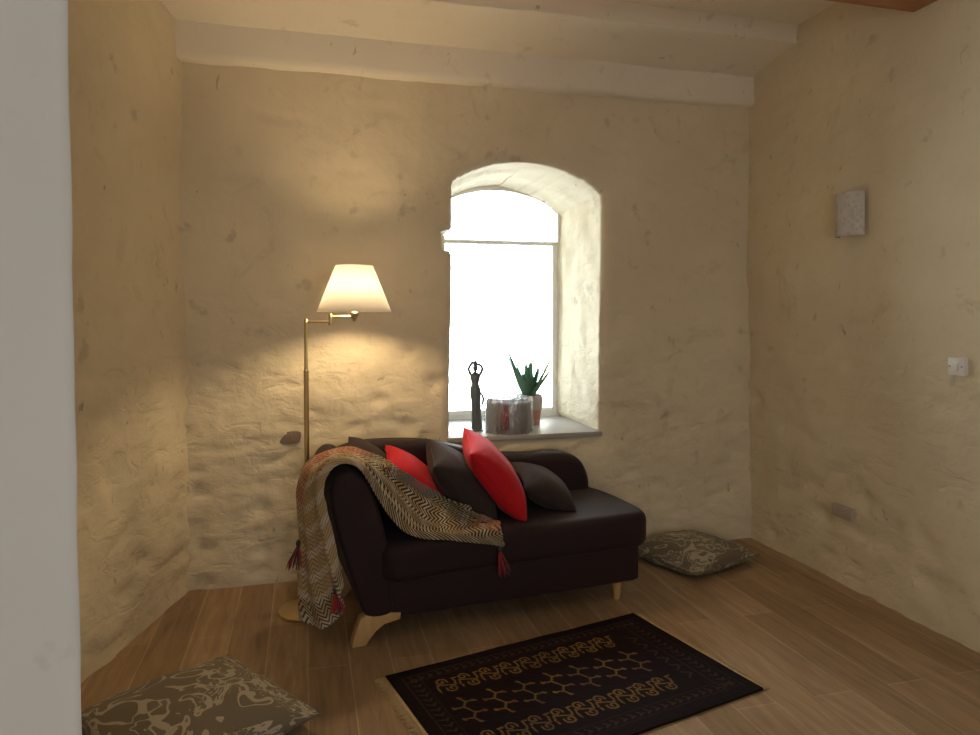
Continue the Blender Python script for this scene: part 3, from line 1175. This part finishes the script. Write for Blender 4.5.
ARM_BIG = [(x * 1.0, z) for x, z in arm_o]
for i in range(NU):
    for j in range(NV):
        p = pos[i][j]
        # rests on the seat, or hangs just in front of its edge
        if p.x > 0.10 and p.z < 0.474:
            d = CAML - p
            q = p + d * ((0.474 - p.z) / d.z)
            if q.y < -0.062:
                q = p + d * max(0.0, (-0.064 - p.y) / d.y)
            p = q
        # lies outside the arm
        if -0.05 < p.y < 0.67:
            dd, q = nearest(ARM_BIG, p.x, p.z)
            ins_ = inside(ARM_BIG, p.x, p.z)
            if ins_ or dd < 0.007:
                v = Vector((p.x, p.z)) - q
                v = (-v if ins_ else v)
                v = v.normalized() if v.length > 1e-6 else Vector((0, 1))
                p = Vector((q.x + v.x * 0.007, p.y, q.y + v.y * 0.007))
        k = 0
        while in_pillow(p) and k < 90:
            p = p + (CAML - p).normalized() * 0.004
            k += 1
        pos[i][j] = p
# relax the places that were pushed
for it in range(5):
    new = [r[:] for r in pos]
    for i in range(1, NU - 1):
        for j in range(1, NV - 1):
            new[i][j] = pos[i][j] * 0.5 + (pos[i - 1][j] + pos[i + 1][j] + pos[i][j - 1] + pos[i][j + 1]) * 0.125
    pos = new
for i in range(NU):
    for j in range(NV):
        p = off_pillow(off_pillow(pos[i][j]))
        if p.x > 0.10 and p.z < 0.471 and p.y > -0.058:
            p.z = 0.471
        if -0.058 < p.y < 0.67:
            dd, q = nearest(ARM_BIG, p.x, p.z)
            ins_ = inside(ARM_BIG, p.x, p.z)
            if ins_ or dd < 0.0065:
                v = Vector((p.x, p.z)) - q
                v = (-v if ins_ else v)
                v = v.normalized() if v.length > 1e-6 else Vector((0, 1))
                p = Vector((q.x + v.x * 0.0065, p.y, q.y + v.y * 0.0065))
        pos[i][j] = p
bm = bmesh.new()
uvl = bm.loops.layers.uv.new('weave')
cl = bm.verts.layers.float_color.new('band')
BV = [[bm.verts.new(pos[i][j]) for j in range(NV)] for i in range(NU)]
for i in range(NU):
    for j in range(NV):
        u, v = i / (NU - 1), j / (NV - 1)
        red = 0.0
        if 0.26 < u < 0.58 and v > 0.42:
            red = 0.75
        if u > 0.93 and v > 0.55:
            red = 0.5
        if 0.725 < u < 0.765 and v > 0.74:
            red = 1.0
        con = 1.0 if (u > 0.42) else 0.30
        if v > 0.55 and 0.25 < u <= 0.42:
            con = 0.9
        if v < 0.34 and 0.055 < u < 0.60:
            con = 0.12
        if u < 0.055:
            con = 0.8
        grey = 1.0 if (0.69 < u < 0.795 and v > 0.66) else 0.0
        if grey:
            con = 0.25
        BV[i][j][cl] = (red, con, grey, 1)
for i in range(NU - 1):
    for j in range(NV - 1):
        q = [(i, j), (i + 1, j), (i + 1, j + 1), (i, j + 1)]
        f = bm.faces.new([BV[a][b] for a, b in q])
        for lp, (a, b) in zip(f.loops, q):
            lp[uvl].uv = (su[a][b], sv[a][b])
blanket = finish('throw_blanket', bm, M['blanket'])
blanket.matrix_world = SM
sd = blanket.modifiers.new('thickness', 'SOLIDIFY')
sd.thickness = 0.007
sd.offset = 0.0
ss = blanket.modifiers.new('smooth', 'SUBSURF')
ss.levels = ss.render_levels = 1
tag(blanket, 'woven tan and black zigzag throw blanket with red tassels draped over the sofa arm', 'blanket')


def tassel(p, L, lean, seed, red=0.7):
    """head knot and loose strands hanging from p (sofa frame)"""
    rnd = random.Random(seed)
    bm = bmesh.new()
    p = Vector(p)
    tube(bm, [p + Vector((0, 0, 0.006)), p + Vector((0, 0, -0.004)), p + Vector((0, 0, -0.016)), p + Vector((0, 0, -0.028))], [0.003, 0.010, 0.011, 0.006], 10)
    o = finish('tassel', bm, M['tassel_dark'], blanket)
    for m, frac in ((M['tassel_red'], red), (M['tassel_dark'], 1 - red)):
        bm = bmesh.new()
        for k in range(int(34 * frac)):
            a = rnd.uniform(0, 2 * pi)
            r = rnd.uniform(0.2, 1)
            d = Vector((cos(a) * r * 0.030, sin(a) * r * 0.020, 0)) + Vector(lean)
            l = L * rnd.uniform(0.8, 1.05)
            q = p + Vector((cos(a) * r * .006, sin(a) * r * .006, -0.024))
            tube(bm, [q, q + d * 0.45 + Vector((0, 0, -l * 0.4)), q + d * 0.85 + Vector((0, 0, -l * 0.75)), q + d + Vector((0, 0, -l))], [0.0022, 0.0024, 0.0022, 0.0014], 5)
        s = finish('strands', bm, m, o)
        tag(s, label='red tassel strands' if m is M['tassel_red'] else 'dark tassel strands')


tassel(on_sofa_plane(500, 546.5, -.082), 0.115, (0.022, -0.010, 0), 1)
tassel(on_sofa_plane(302, 540, .18) + Vector((-0.018, -0.01, 0)), 0.105, (-0.022, -0.01, 0), 2, 0.5)
tassel(on_sofa_plane(336, 588, -.045), 0.085, (0.0, -0.02, 0), 3)

# ------------------------------------------------------------------ floor lamp
LP = Vector((0.0, 3.63, 0.0))
lamp = empty('floor_lamp', Matrix.Translation(LP), 'lit brass swing-arm floor lamp with cream cone shade behind the sofa arm', 'lamp')
bm = bmesh.new()
lathe(bm, [(0.138, 0.0), (0.142, 0.004), (0.142, 0.014), (0.134, 0.020), (0.06, 0.026), (0.022, 0.032), (0.016, 0.05), (0.010, 0.055)], 48)
finish('base', bm, M['brass'], lamp, sharp=40)
bm = bmesh.new()
lathe(bm, [(0.0125, 0.05), (0.0125, 1.205), (0.0135, 1.21), (0.0135, 1.222), (0.009, 1.226)], 20)
lathe(bm, [(0.0088, 1.222), (0.0088, 1.476), (0.006, 1.482)], 20)
finish('pole', bm, M['brass'], lamp, sharp=40)
bm = bmesh.new()
tube(bm, [(0.0, 0, 1.466), (0.118, -0.01, 1.466)], 0.0065, 12)
lathe(bm, [(0.009, 1.448), (0.0095, 1.452), (0.0095, 1.50), (0.007, 1.505)], 16, (0.120, -0.01, 0))
tube(bm, [(0.120, -0.01, 1.491), (0.238, 0.0, 1.491)], 0.0065, 12)
finish('swing_arm', bm, M['brass'], lamp, sharp=40)
SHX = 0.240
bm = bmesh.new()
lathe(bm, [(0.006, 1.468), (0.010, 1.474), (0.010, 1.482), (0.020, 1.496), (0.022, 1.512), (0.018, 1.516), (0.016, 1.576)], 20, (SHX, 0, 0))
finish('socket', bm, M['brass'], lamp, sharp=40)
bm = bmesh.new()
lathe(bm, [(0.010, 1.570), (0.0155, 1.573), (0.0175, 1.580), (0.0175, 1.584), (0.014, 1.586)], 28, (SHX, 0, 0))
bc = finish('bulb_collar', bm, M['plastic'], lamp, sharp=40)
bm = bmesh.new()
lathe(bm, [(0.0165, 1.584), (0.022, 1.592), (0.034, 1.603), (0.0415, 1.617), (0.044, 1.632), (0.041, 1.650), (0.031, 1.666), (0.017, 1.675), (0.003, 1.677)], 28, (SHX, 0, 0))
finish('bulb', bm, M['bulb'], lamp)
bm = bmesh.new()
lathe(bm, [(0.187, 1.518), (0.094, 1.750)], 64, (SHX, 0, 0), close=False)
sh = finish('lamp_shade', bm, M['shade'], lamp)
md = sh.modifiers.new('thickness', 'SOLIDIFY')
md.thickness = 0.0012
for r, z in ((0.0945, 1.750), (0.1875, 1.518)):
    bm = bmesh.new()
    ring = [Vector((SHX + r * cos(2 * pi * k / 64), r * sin(2 * pi * k / 64), z)) for k in range(65)]
    tube(bm, ring, 0.0018, 6, cap=False)
    finish('shade_rim', bm, M['shade'], sh)
bm = bmesh.new()
for a in (0.3, 0.3 + 2 * pi / 3, 0.3 + 4 * pi / 3):
    tube(bm, [(SHX + 0.018 * cos(a), 0.018 * sin(a), 1.542), (SHX + 0.162 * cos(a), 0.162 * sin(a), 1.575)], 0.0015, 6)
finish('shade_carrier', bm, M['brass'], lamp)

# ------------------------------------------------------------------ rug
RA = Vector((0.307, 2.872, 0))
RB = Vector((1.568, 3.168, 0))
RC = Vector((1.786, 2.387, 0))
rang = atan2((RB - RA).y, (RB - RA).x)
RL = (RB - RA).length + 0.012
RW = 0.80
# rug frame: x along its length from A to B, y from the far edge to the near edge (negative)
RM = Matrix.Translation(RA) @ Matrix.Rotation(rang, 4, 'Z')
PX = 0.004
gw, gh = int(RL / PX), int(RW / PX)
base_c = (0.0100, 0.0040, 0.0055)
pat = [[base_c] * (gh + 1) for _ in range(gw + 1)]


def plot(poly, col, th=0.0055):
    for (x0, y0), (x1, y1) in zip(poly, poly[1:]):
        i0, i1 = int((min(x0, x1) - th) / PX), int((max(x0, x1) + th) / PX) + 1
        j0, j1 = int((min(y0, y1) - th) / PX), int((max(y0, y1) + th) / PX) + 1
        dx, dy = x1 - x0, y1 - y0
        L2 = dx * dx + dy * dy + 1e-12
        for i in range(max(0, i0), min(gw, i1) + 1):
            for j in range(max(0, j0), min(gh, j1) + 1):
                px, py = i * PX, j * PX
                t = max(0, min(1, ((px - x0) * dx + (py - y0) * dy) / L2))
                ex, ey = x0 + t * dx - px, y0 + t * dy - py
                if ex * ex + ey * ey < th * th:
                    pat[i][j] = col


TAN = (0.20, 0.115, 0.034)
TAN2 = (0.15, 0.09, 0.034)
RUST = (0.16, 0.055, 0.03)
FAINT = (0.030, 0.017, 0.014)
FAINT2 = (0.045, 0.025, 0.018)
rr = random.Random(5)


def spiral(cx, cy, r, turns, a0, sgn):
    return [(cx + r * (1 - 0.8 * k / 16) * cos(a0 + sgn * turns * 2 * pi * k / 16), cy + r * (1 - 0.8 * k / 16) * sin(a0 + sgn * turns * 2 * pi * k / 16)) for k in range(17)]


def scroll(cx, cy, col):
    plot(spiral(cx - 0.012, cy - 0.030, 0.026, 1.2, 0.4, -1), col, 0.0036)
    plot(spiral(cx + 0.014, cy + 0.030, 0.026, 1.2, 3.5, -1), col, 0.0036)
    plot([(cx + 0.040, cy - 0.040), (cx + 0.043, cy - 0.012), (cx + 0.034, cy + 0.014)], col, 0.0036)
    plot([(cx - 0.039, cy + 0.040), (cx - 0.042, cy + 0.012), (cx - 0.034, cy - 0.014)], col, 0.0036)
    plot([(cx - 0.030, cy - 0.012), (cx + 0.032, cy + 0.012)], col, 0.0034)
    plot([(cx + 0.040, cy - 0.040), (cx + 0.059, cy - 0.040)], col, 0.0034)


def fork(cx, cy, col):
    """two Y-shaped hooks joined by a bar"""
    def L(*pts, th=0.0042, c=None):
        plot([(cx + 1.12 * (a * 0.80 - b * 0.60), cy + 1.12 * (a * 0.60 + b * 0.80)) for a, b in pts], c or col, th)
    L((-0.022, -0.012), (0.022, 0.012))
    L((-0.022, -0.012), (-0.024, -0.046), (-0.050, -0.062))
    L((-0.024, -0.046), (0.004, -0.060))
    L((-0.022, -0.012), (-0.052, 0.004))
    L((0.022, 0.012), (0.024, 0.046), (0.050, 0.062))
    L((0.024, 0.046), (-0.004, 0.060))
    L((0.022, 0.012), (0.052, -0.004))
    for a, b in ((-0.050, -0.062), (0.004, -0.060), (0.050, 0.062), (-0.004, 0.060), (-0.052, 0.004), (0.052, -0.004)):
        cc = RUST if rr.random() < 0.35 else col
        L((a - 0.004, b - 0.001), (a + 0.004, b + 0.001), th=0.0065, c=cc)


for k in range(9):
    scroll(0.195 + k * 0.098, 0.185, TAN if rr.random() < 0.8 else TAN2)
    scroll(0.195 + k * 0.098, 0.585, TAN if rr.random() < 0.8 else TAN2)
for k in range(7):
    fork(0.20 + k * 0.132, 0.385, TAN if k % 2 else TAN2)
# faint guard borders
for y in (0.055, 0.10, 0.68, 0.735):
    plot([(0.06, y), (RL - 0.06, y)], FAINT, 0.003)
for x in (0.055, 0.12, RL - 0.055, RL - 0.145):
    plot([(x, 0.05), (x, RW - 0.05)], FAINT, 0.003)
for k in range(30):
    x = 0.08 + k * 0.039
    for y in (0.078, 0.708):
        plot([(x, y - 0.014), (x + 0.012, y), (x, y + 0.014), (x + 0.022, y + 0.004)], FAINT2, 0.0035)
for k in range(17):
    y = 0.09 + k * 0.038
    for x in (0.088, RL - 0.10):
        plot([(x - 0.02, y), (x, y + 0.012), (x + 0.02, y), (x + 0.004, y + 0.02)], FAINT2, 0.0035)
for k in range(6):
    y = 0.20 + k * 0.07
    plot([(RL - 0.205, y), (RL - 0.17, y + 0.025), (RL - 0.205, y + 0.05)], FAINT2, 0.0045)
rug = empty('area_rug', RM, 'dark maroon and black tribal rug with tan motifs lying on the plank floor', 'rug')
bm = bmesh.new()
cl = bm.verts.layers.float_color.new('pattern')
T = 0.009
RV = []
for i in range(gw + 1):
    row = []
    for j in range(gh + 1):
        x, y = i * PX, j * PX
        wob = 0.004 * noise.noise(Vector((x * 6, 3, 0))) if j in (0, gh) else 0
        zz = T + 0.0008 * noise.noise(Vector((x * 60, y * 60, 0))) + 0.002 * noise.noise(Vector((x * 5, y * 5, 7)))
        v = bm.verts.new((x, -y + wob, zz))
        v[cl] = (*pat[i][j], 1)
        row.append(v)
    RV.append(row)
for i in range(gw):
    for j in range(gh):
        bm.faces.new((RV[i][j], RV[i + 1][j], RV[i + 1][j + 1], RV[i][j + 1]))
bedge = [e for e in bm.edges if e.is_boundary]
r = bmesh.ops.extrude_edge_only(bm, edges=bedge)
for g in r['geom']:
    if isinstance(g, bmesh.types.BMVert):
        g.co.z = 0.0008
        g[cl] = (*base_c, 1)
finish('pile', bm, M['rug'], rug)
for side in (0, 1):
    rnd = random.Random(side)
    bm = bmesh.new()
    x0 = -0.012 if side == 0 else gw * PX - 0.002
    box(bm, x0, x0 + 0.014, -gh * PX, 0, 0.001, 0.0075, 0.002, 1)
    n = int(gh * PX / 0.0062)
    d = -1 if side == 0 else 1
    xs0 = x0 if side == 0 else x0 + 0.014
    for k in range(n):
        y = -0.003 - k * 0.0062
        L = rnd.uniform(0.022, 0.034) * (1.3 if side == 0 else 0.7)
        sk = rnd.uniform(-0.006, 0.006)
        tube(bm, [(xs0 - d * 0.002, y, 0.0045), (xs0 + d * L * 0.5, y + sk * 0.4, 0.0038), (xs0 + d * L, y + sk, 0.003)], [0.0026, 0.0024, 0.0016], 4)
    finish('fringe', bm, M['fringe'], rug)


# ------------------------------------------------------------------ floor cushions
def floor_cushion(label, c, rz, w, h, t, seed, tilt=(0, 0)):
    bm = pillow_bm(w, h, t, n=36, seed=seed, ear=0.05, wr=0.006)
    for v in bm.verts:          # sits on the floor: underside flattens under its own weight
        if v.co.z < -t * 0.30:
            v.co.z = -t * 0.30 + (v.co.z + t * 0.30) * 0.15
    zmin = min(v.co.z for v in bm.verts)
    o = finish('floor_cushion', bm, M['damask'])
    o.matrix_world = Matrix.Translation((c[0], c[1], -zmin + 0.001)) @ Matrix.Rotation(rz, 4, 'Z') @ Euler((tilt[0], tilt[1], 0)).to_matrix().to_4x4()
    tag(o, label, 'cushion', 'patterned floor cushions')
    finish('piping', pillow_rim(w, h, 0.05), M['damask'], o)
    return o


floor_cushion('taupe damask floor cushion in the far right corner beside the sofa end', (2.265, 3.79), radians(20), 0.58, 0.55, 0.165, 2)
floor_cushion('taupe damask floor cushion in the left foreground by the near white wall', (-0.40, 2.672), radians(34), 0.62, 0.66, 0.17, 6)

# ------------------------------------------------------------------ things on the sill
SZ = 0.768


fig = empty('figurine', Matrix.Translation((1.036, 4.30, SZ)), 'slim dark metal figurine of a woman with raised arms standing on the window sill', 'figurine')
bm = bmesh.new()
def loft(secs, n=28, fold=0.0):
    rings = []
    for z, rx, ry, cx, cy in secs:
        fo = fold if z < 0.24 else 0
        rx *= 1.18
        rings.append([bm.verts.new((cx + rx * cos(2 * pi * k / n) * (1 + fo * cos(14 * pi * k / n)), cy + ry * sin(2 * pi * k / n) * (1 + fo * cos(14 * pi * k / n)), z)) for k in range(n)])
    for A, B in zip(rings, rings[1:]):
        for k in range(n):
            bm.faces.new((A[k], A[(k + 1) % n], B[(k + 1) % n], B[k]))
    bm.faces.new(rings[0][::-1])
    bm.faces.new(rings[-1])
loft([(0.006, .030, .026, .010, 0), (0.05, .028, .023, .008, 0), (0.12, .0255, .020, .006, 0), (0.19, .027, .021, .003, 0), (0.245, .031, .023, 0, 0), (0.270, .029, .021, -.001, 0),
      (0.290, .0215, .016, -.002, 0), (0.303, .0205, .0155, -.002, 0), (0.325, .026, .019, -.001, 0), (0.345, .029, .018, -.001, 0), (0.358, .027, .015, -.001, 0), (0.366, .015, .011, -.001, 0), (0.372, .0075, .0075, -.001, 0), (0.384, .007, .0075, -.001, -.001)], fold=0.06)
def ellipsoid(c, r):
    t = bmesh.new()
    bmesh.ops.create_uvsphere(t, u_segments=20, v_segments=14, radius=1)
    join(bm, t, Matrix.Translation(c) @ Matrix.Diagonal((*r, 1)))
ellipsoid((-.001, -.003, .396), (.0175, .0175, .0195))
ellipsoid((-.001, .008, .405), (.008, .008, .008))
for sx, zt in ((-1, .437), (1, .424)):
    tube(bm, [(sx * .024, 0, .350), (sx * .034, 0, .362), (sx * .046, -.002, .391), (sx * .034, -.002, .414), (sx * .024, -.002, zt - .008), (sx * .015, -.002, zt)], [.0095, .0105, .0100, .0092, .0090, .0085], 12)
me0 = bpy.data.meshes.new('body')
bm.to_mesh(me0)
bm.free()
o0 = bpy.data.objects.new('body', me0)
COL.objects.link(o0)
rm = o0.modifiers.new('fuse', 'REMESH')
rm.mode = 'VOXEL'
rm.voxel_size = 0.0013
sm_ = o0.modifiers.new('soft', 'SMOOTH')
sm_.iterations = 4
em = bpy.data.meshes.new_from_object(o0.evaluated_get(bpy.context.evaluated_depsgraph_get()))
bpy.data.objects.remove(o0)
for p in em.polygons:
    p.use_smooth = True
em.materials.clear()
em.materials.append(M['bronze'])
fb = bpy.data.objects.new('body', em)
COL.objects.link(fb)
fb.parent = fig
bm = bmesh.new()
lathe(bm, [(0.050, 0.0), (0.052, 0.003), (0.050, 0.008), (0.030, 0.012)], 28)
finish('base', bm, M['bronze'], fig, sharp=40)
bm = bmesh.new()
lathe(bm, [(0.006, 0.0), (0.013, 0.004), (0.016, 0.014), (0.013, 0.026), (0.010, 0.031), (0.011, 0.034)], 16, (-0.001, -0.001, 0.409))
finish('jar', bm, M['bronze'], fig)
bm = bmesh.new()
tube(bm, [(0.022, -0.004, 0.245), (0.040, -0.004, 0.232), (0.050, -0.004, 0.205), (0.047, -0.004, 0.175), (0.040, -0.004, 0.150)], [0.004, 0.006, 0.009, 0.008, 0.003], 8)
finish('sash', bm, M['bronze'], fig)

# wrapped drum
dr = empty('wrapped_drum', Matrix.Translation((1.232, 4.215, SZ)), 'short grey drum wrapped in crinkled clear plastic at the sill front edge', 'container')
bm = bmesh.new()
lathe(bm, [(0.1405, 0.002), (0.144, 0.004), (0.144, 0.196), (0.141, 0.200), (0.1425, 0.197), (0.1425, 0.006), (0.140, 0.002)], 48, close=False)
finish('drum', bm, M['drum'], dr, sharp=50)
bm = bmesh.new()
t = 0
pl = []
for k in range(13):
    a = radians(236 + k * 1.5)
    pl.append((0.1455 * cos(a), 0.1455 * sin(a)))
A = [bm.verts.new((x, y, 0.03 + 0.0 * abs(i - 6) / 6)) for i, (x, y) in enumerate(pl)]
B = [bm.verts.new((x, y, 0.18 - 0.0 * abs(i - 6) / 6)) for i, (x, y) in enumerate(pl)]
A2 = [bm.verts.new((v.co.x * 0.985, v.co.y * 0.985, v.co.z)) for v in A]
B2 = [bm.verts.new((v.co.x * 0.985, v.co.y * 0.985, v.co.z)) for v in B]
for k in range(12):
    bm.faces.new((A[k], A[k + 1], B[k + 1], B[k]))
    bm.faces.new((A2[k], B2[k], B2[k + 1], A2[k + 1]))
    bm.faces.new((A[k], A2[k], A2[k + 1], A[k + 1]))
    bm.faces.new((B[k], B[k + 1], B2[k + 1], B2[k]))
finish('label', bm, M['painted_reflection'], dr)  # strip on the drum: a red reflection put in as colour
bm = bmesh.new()
def wobf(a, z):
    q = Vector((cos(a) * 3, sin(a) * 3, z * 5))
    return 0.004 * noise.noise(q) + 0.003 * noise.noise(q * 3.0) + 0.0015 * noise.noise(q * 7)
prof = [(0.152, 0.001)] + [(0.153, 0.001 + 0.2 * k / 12) for k in range(1, 13)] + [(0.150, 0.212), (0.140, 0.219), (0.120, 0.215), (0.100, 0.219), (0.075, 0.206), (0.05, 0.214), (0.03, 0.205), (0.008, 0.208)]
lathe(bm, prof, 72, close=False, wob=lambda a, z: wobf(a, z) * (1.0 if z < 0.205 else 1.8))
for v in bm.verts:
    if v.co.z > 0.205:
        v.co.z += 0.009 * noise.noise(Vector((v.co.x * 28, v.co.y * 28, 3)))
finish('plastic_wrap', bm, M['film'], dr)

# aloe in a pot
pot = empty('potted_aloe', Matrix.Translation((1.437, 4.46, SZ)), 'green aloe plant in a banded terracotta pot behind the wrapped drum', 'plant')
bm = bmesh.new()
lathe(bm, [(0.076, 0.0), (0.080, 0.003), (0.083, 0.04), (0.089, 0.095), (0.090, 0.10), (0.080, 0.104), (0.070, 0.104)], 40)
finish('pot', bm, M['terracotta'], pot, sharp=40)
bm = bmesh.new()
lathe(bm, [(0.085, 0.100), (0.094, 0.104), (0.098, 0.125), (0.100, 0.17), (0.094, 0.196), (0.088, 0.200), (0.084, 0.194), (0.086, 0.15), (0.080, 0.108)], 40)
l = finish('rim_band', bm, M['pot_band'], pot, sharp=40)
tag(l, label='pale glazed upper band')
bm = bmesh.new()
lathe(bm, [(0.003, 0.178), (0.04, 0.181), (0.075, 0.178), (0.087, 0.172)], 24, close=False)
finish('soil', bm, M['soil'], pot)


def leaf(bm, a, lean, L, w, bend, y0=0.0):
    """thick tapering succulent blade: base at the middle of the pot, leaning outwards along azimuth a"""
    d = Vector((cos(a), sin(a), 0))
    s = Vector((-sin(a), cos(a), 0))
    rings = []
    n = 12
    for k in range(n + 1):
        t = k / n
        ang = lean + bend * t * t
        c = d * (0.012 + L * t * sin(lean + bend * t * 0.5)) + Vector((0, 0, 0.175 + L * t * cos(lean + bend * t * 0.5)))
        ww = w * (1 - t ** 3.0) * (0.85 + 0.35 * sin(pi * min(1, t * 1.6)))
        th = 0.018 * (1 - t) ** 0.6 + 0.001
        nrm = d * cos(ang) - Vector((0, 0, 1)) * sin(ang)
        rings.append([bm.verts.new(c + s * (ww / 2 + 0.0005)), bm.verts.new(c + nrm * th), bm.verts.new(c - s * (ww / 2 + 0.0005)), bm.verts.new(c - nrm * th * 0.15)])
    for A, B in zip(rings, rings[1:]):
        for k in range(4):
            bm.faces.new((A[k], A[(k + 1) % 4], B[(k + 1) % 4], B[k]))
    bm.faces.new(rings[0][::-1])
    bm.faces.new(rings[-1])


bm = bmesh.new()
for a, lean, L, w, b in [(212, 0.56, 0.40, 0.056, -0.06), (200, 0.50, 0.34, 0.052, 0.0), (235, 0.56, 0.22, 0.058, 0.0), (250, 0.34, 0.235, 0.060, 0.0), (275, 0.08, 0.255, 0.062, 0.0),
                         (300, 0.36, 0.25, 0.060, 0.0), (322, 0.52, 0.33, 0.056, -0.05), (310, 0.70, 0.27, 0.054, -0.05), (90, 0.15, 0.25, 0.058, 0.0), (60, 0.40, 0.27, 0.056, 0.0), (120, 0.40, 0.25, 0.056, 0.0), (0, 0.34, 0.25, 0.052, 0.0), (180, 0.34, 0.24, 0.052, 0.0)]:
    leaf(bm, radians(a), lean, L, w, b)
finish('foliage', bm, M['aloe'], pot, sharp=60)

# ------------------------------------------------------------------ fittings on the right wall
RX = 2.872
# half-round sconce
bm = bmesh.new()
n = 28
prof = []
for k in range(n + 1):
    a = -pi / 2 + pi * k / n
    prof.append((0.075 * cos(a), 0.088 * sin(a)))
ro, ri = [], []
for z in (-0.115, -0.112, 0.112, 0.115):
    kz = 0.985 if abs(z) > 0.113 else 1.0
    ro.append([bm.verts.new((-x * kz, y * kz, z)) for x, y in prof])
    ri.append([bm.verts.new((-x * 0.93 + 0.0, y * 0.93, z)) for x, y in prof])
for R in (ro, ri):
    for A, B in zip(R, R[1:]):
        for k in range(n):
            bm.faces.new((A[k], A[k + 1], B[k + 1], B[k]))
for i in (0, 3):
    for k in range(n):
        bm.faces.new((ro[i][k], ro[i][k + 1], ri[i][k + 1], ri[i][k]))
sc = empty('wall_sconce', Matrix.Translation((RX - 0.010 - 0.017 * 2.04, 3.14, 2.035)), 'unlit half-round pierced white ceramic sconce high on the right wall', 'wall light')
finish('shade', bm, M['ceramic'], sc, sharp=50)
bm = bmesh.new()
box(bm, -0.006, 0.02, -0.05, 0.05, -0.09, 0.09, 0.003)
finish('back_plate', bm, M['ceramic'], sc, sharp=40)

# light switch
sw = empty('light_switch', Matrix.Translation((RX - 0.017 * 1.27, 2.515, 1.268)), 'square white light switch on the right wall near the photo edge', 'switch')
bm = bmesh.new()
box(bm, -0.016, 0.03, -0.040, 0.040, -0.040, 0.040, 0.003, 2)
finish('plate', bm, M['plastic'], sw, sharp=40)
bm = bmesh.new()
box(bm, -0.021, -0.012, -0.012, 0.012, -0.019, 0.019, 0.002, 2)
finish('rocker', bm, M['plastic'], sw, sharp=40)
for y in (-0.030, 0.030):
    bm = bmesh.new()
    t = bmesh.new()
    lathe(t, [(0.0035, 0.0), (0.0035, 0.0015), (0.002, 0.0022)], 12)
    join(bm, t, Matrix.Translation((-0.0155, y, 0)) @ Matrix.Rotation(-pi / 2, 4, 'Y'))
    finish('screw', bm, M['bronze'], sw)

# painted blank plate low on the wall
bp_ = bmesh.new()
box(bp_, -0.020, 0.03, -0.075, 0.075, -0.033, 0.033, 0.004, 2)
pl = finish('wall_plate', bp_, M['plate'], sharp=40)
pl.matrix_world = Matrix.Translation((RX - 0.004, 3.215, 0.412))
tag(pl, 'small blank pinkish-grey plate low on the right wall above the floor', 'wall plate')

# ------------------------------------------------------------------ light
W = bpy.data.worlds.new('sky')
S.world = W
W.use_nodes = True
bg = W.node_tree.nodes['Background']
bg.inputs['Color'].default_value = (0.84, 0.92, 1.0, 1)
bg.inputs['Strength'].default_value = 16.5

pd = bpy.data.lights.new('window_portal', 'AREA')
pd.shape = 'RECTANGLE'
pd.size, pd.size_y = 1.0, 1.72
pd.cycles.is_portal = True
po = bpy.data.objects.new('window_portal', pd)
po.location = (1.315, WY + 1.0, 1.58)
po.rotation_euler = (-pi / 2, 0, 0)
COL.objects.link(po)

ad = bpy.data.lights.new('daylight_behind', 'AREA')
ad.shape = 'RECTANGLE'
ad.size, ad.size_y = 2.0, 1.9
ad.energy = 30.0
ad.color = (0.94, 0.97, 1.0)
ao = bpy.data.objects.new('daylight_behind', ad)
ao.location = (0.5, -2.2, 1.25)
ao.rotation_euler = (pi / 2, 0, 0)
COL.objects.link(ao)

# ------------------------------------------------------------------ camera and view
cd = bpy.data.cameras.new('camera')
cam = bpy.data.objects.new('camera', cd)
COL.objects.link(cam)
cam.location = (0, 0, EYE)
cam.rotation_euler = (pi / 2 - PITCH, 0, -YAW)
cd.sensor_width = 36.0
cd.sensor_fit = 'HORIZONTAL'
cd.lens = F / 980.0 * 36.0
cd.shift_y = -(367.5 - CY) / 980.0
cd.clip_start = 0.05
S.camera = cam

vs = S.view_settings
vs.view_transform = 'Standard'
vs.look = 'None'
vs.gamma = 1.0
vs.use_curve_mapping = False
vs.exposure = 0.0
S.cycles.diffuse_bounces = 6
S.cycles.max_bounces = 14
S.cycles.transparent_max_bounces = 12
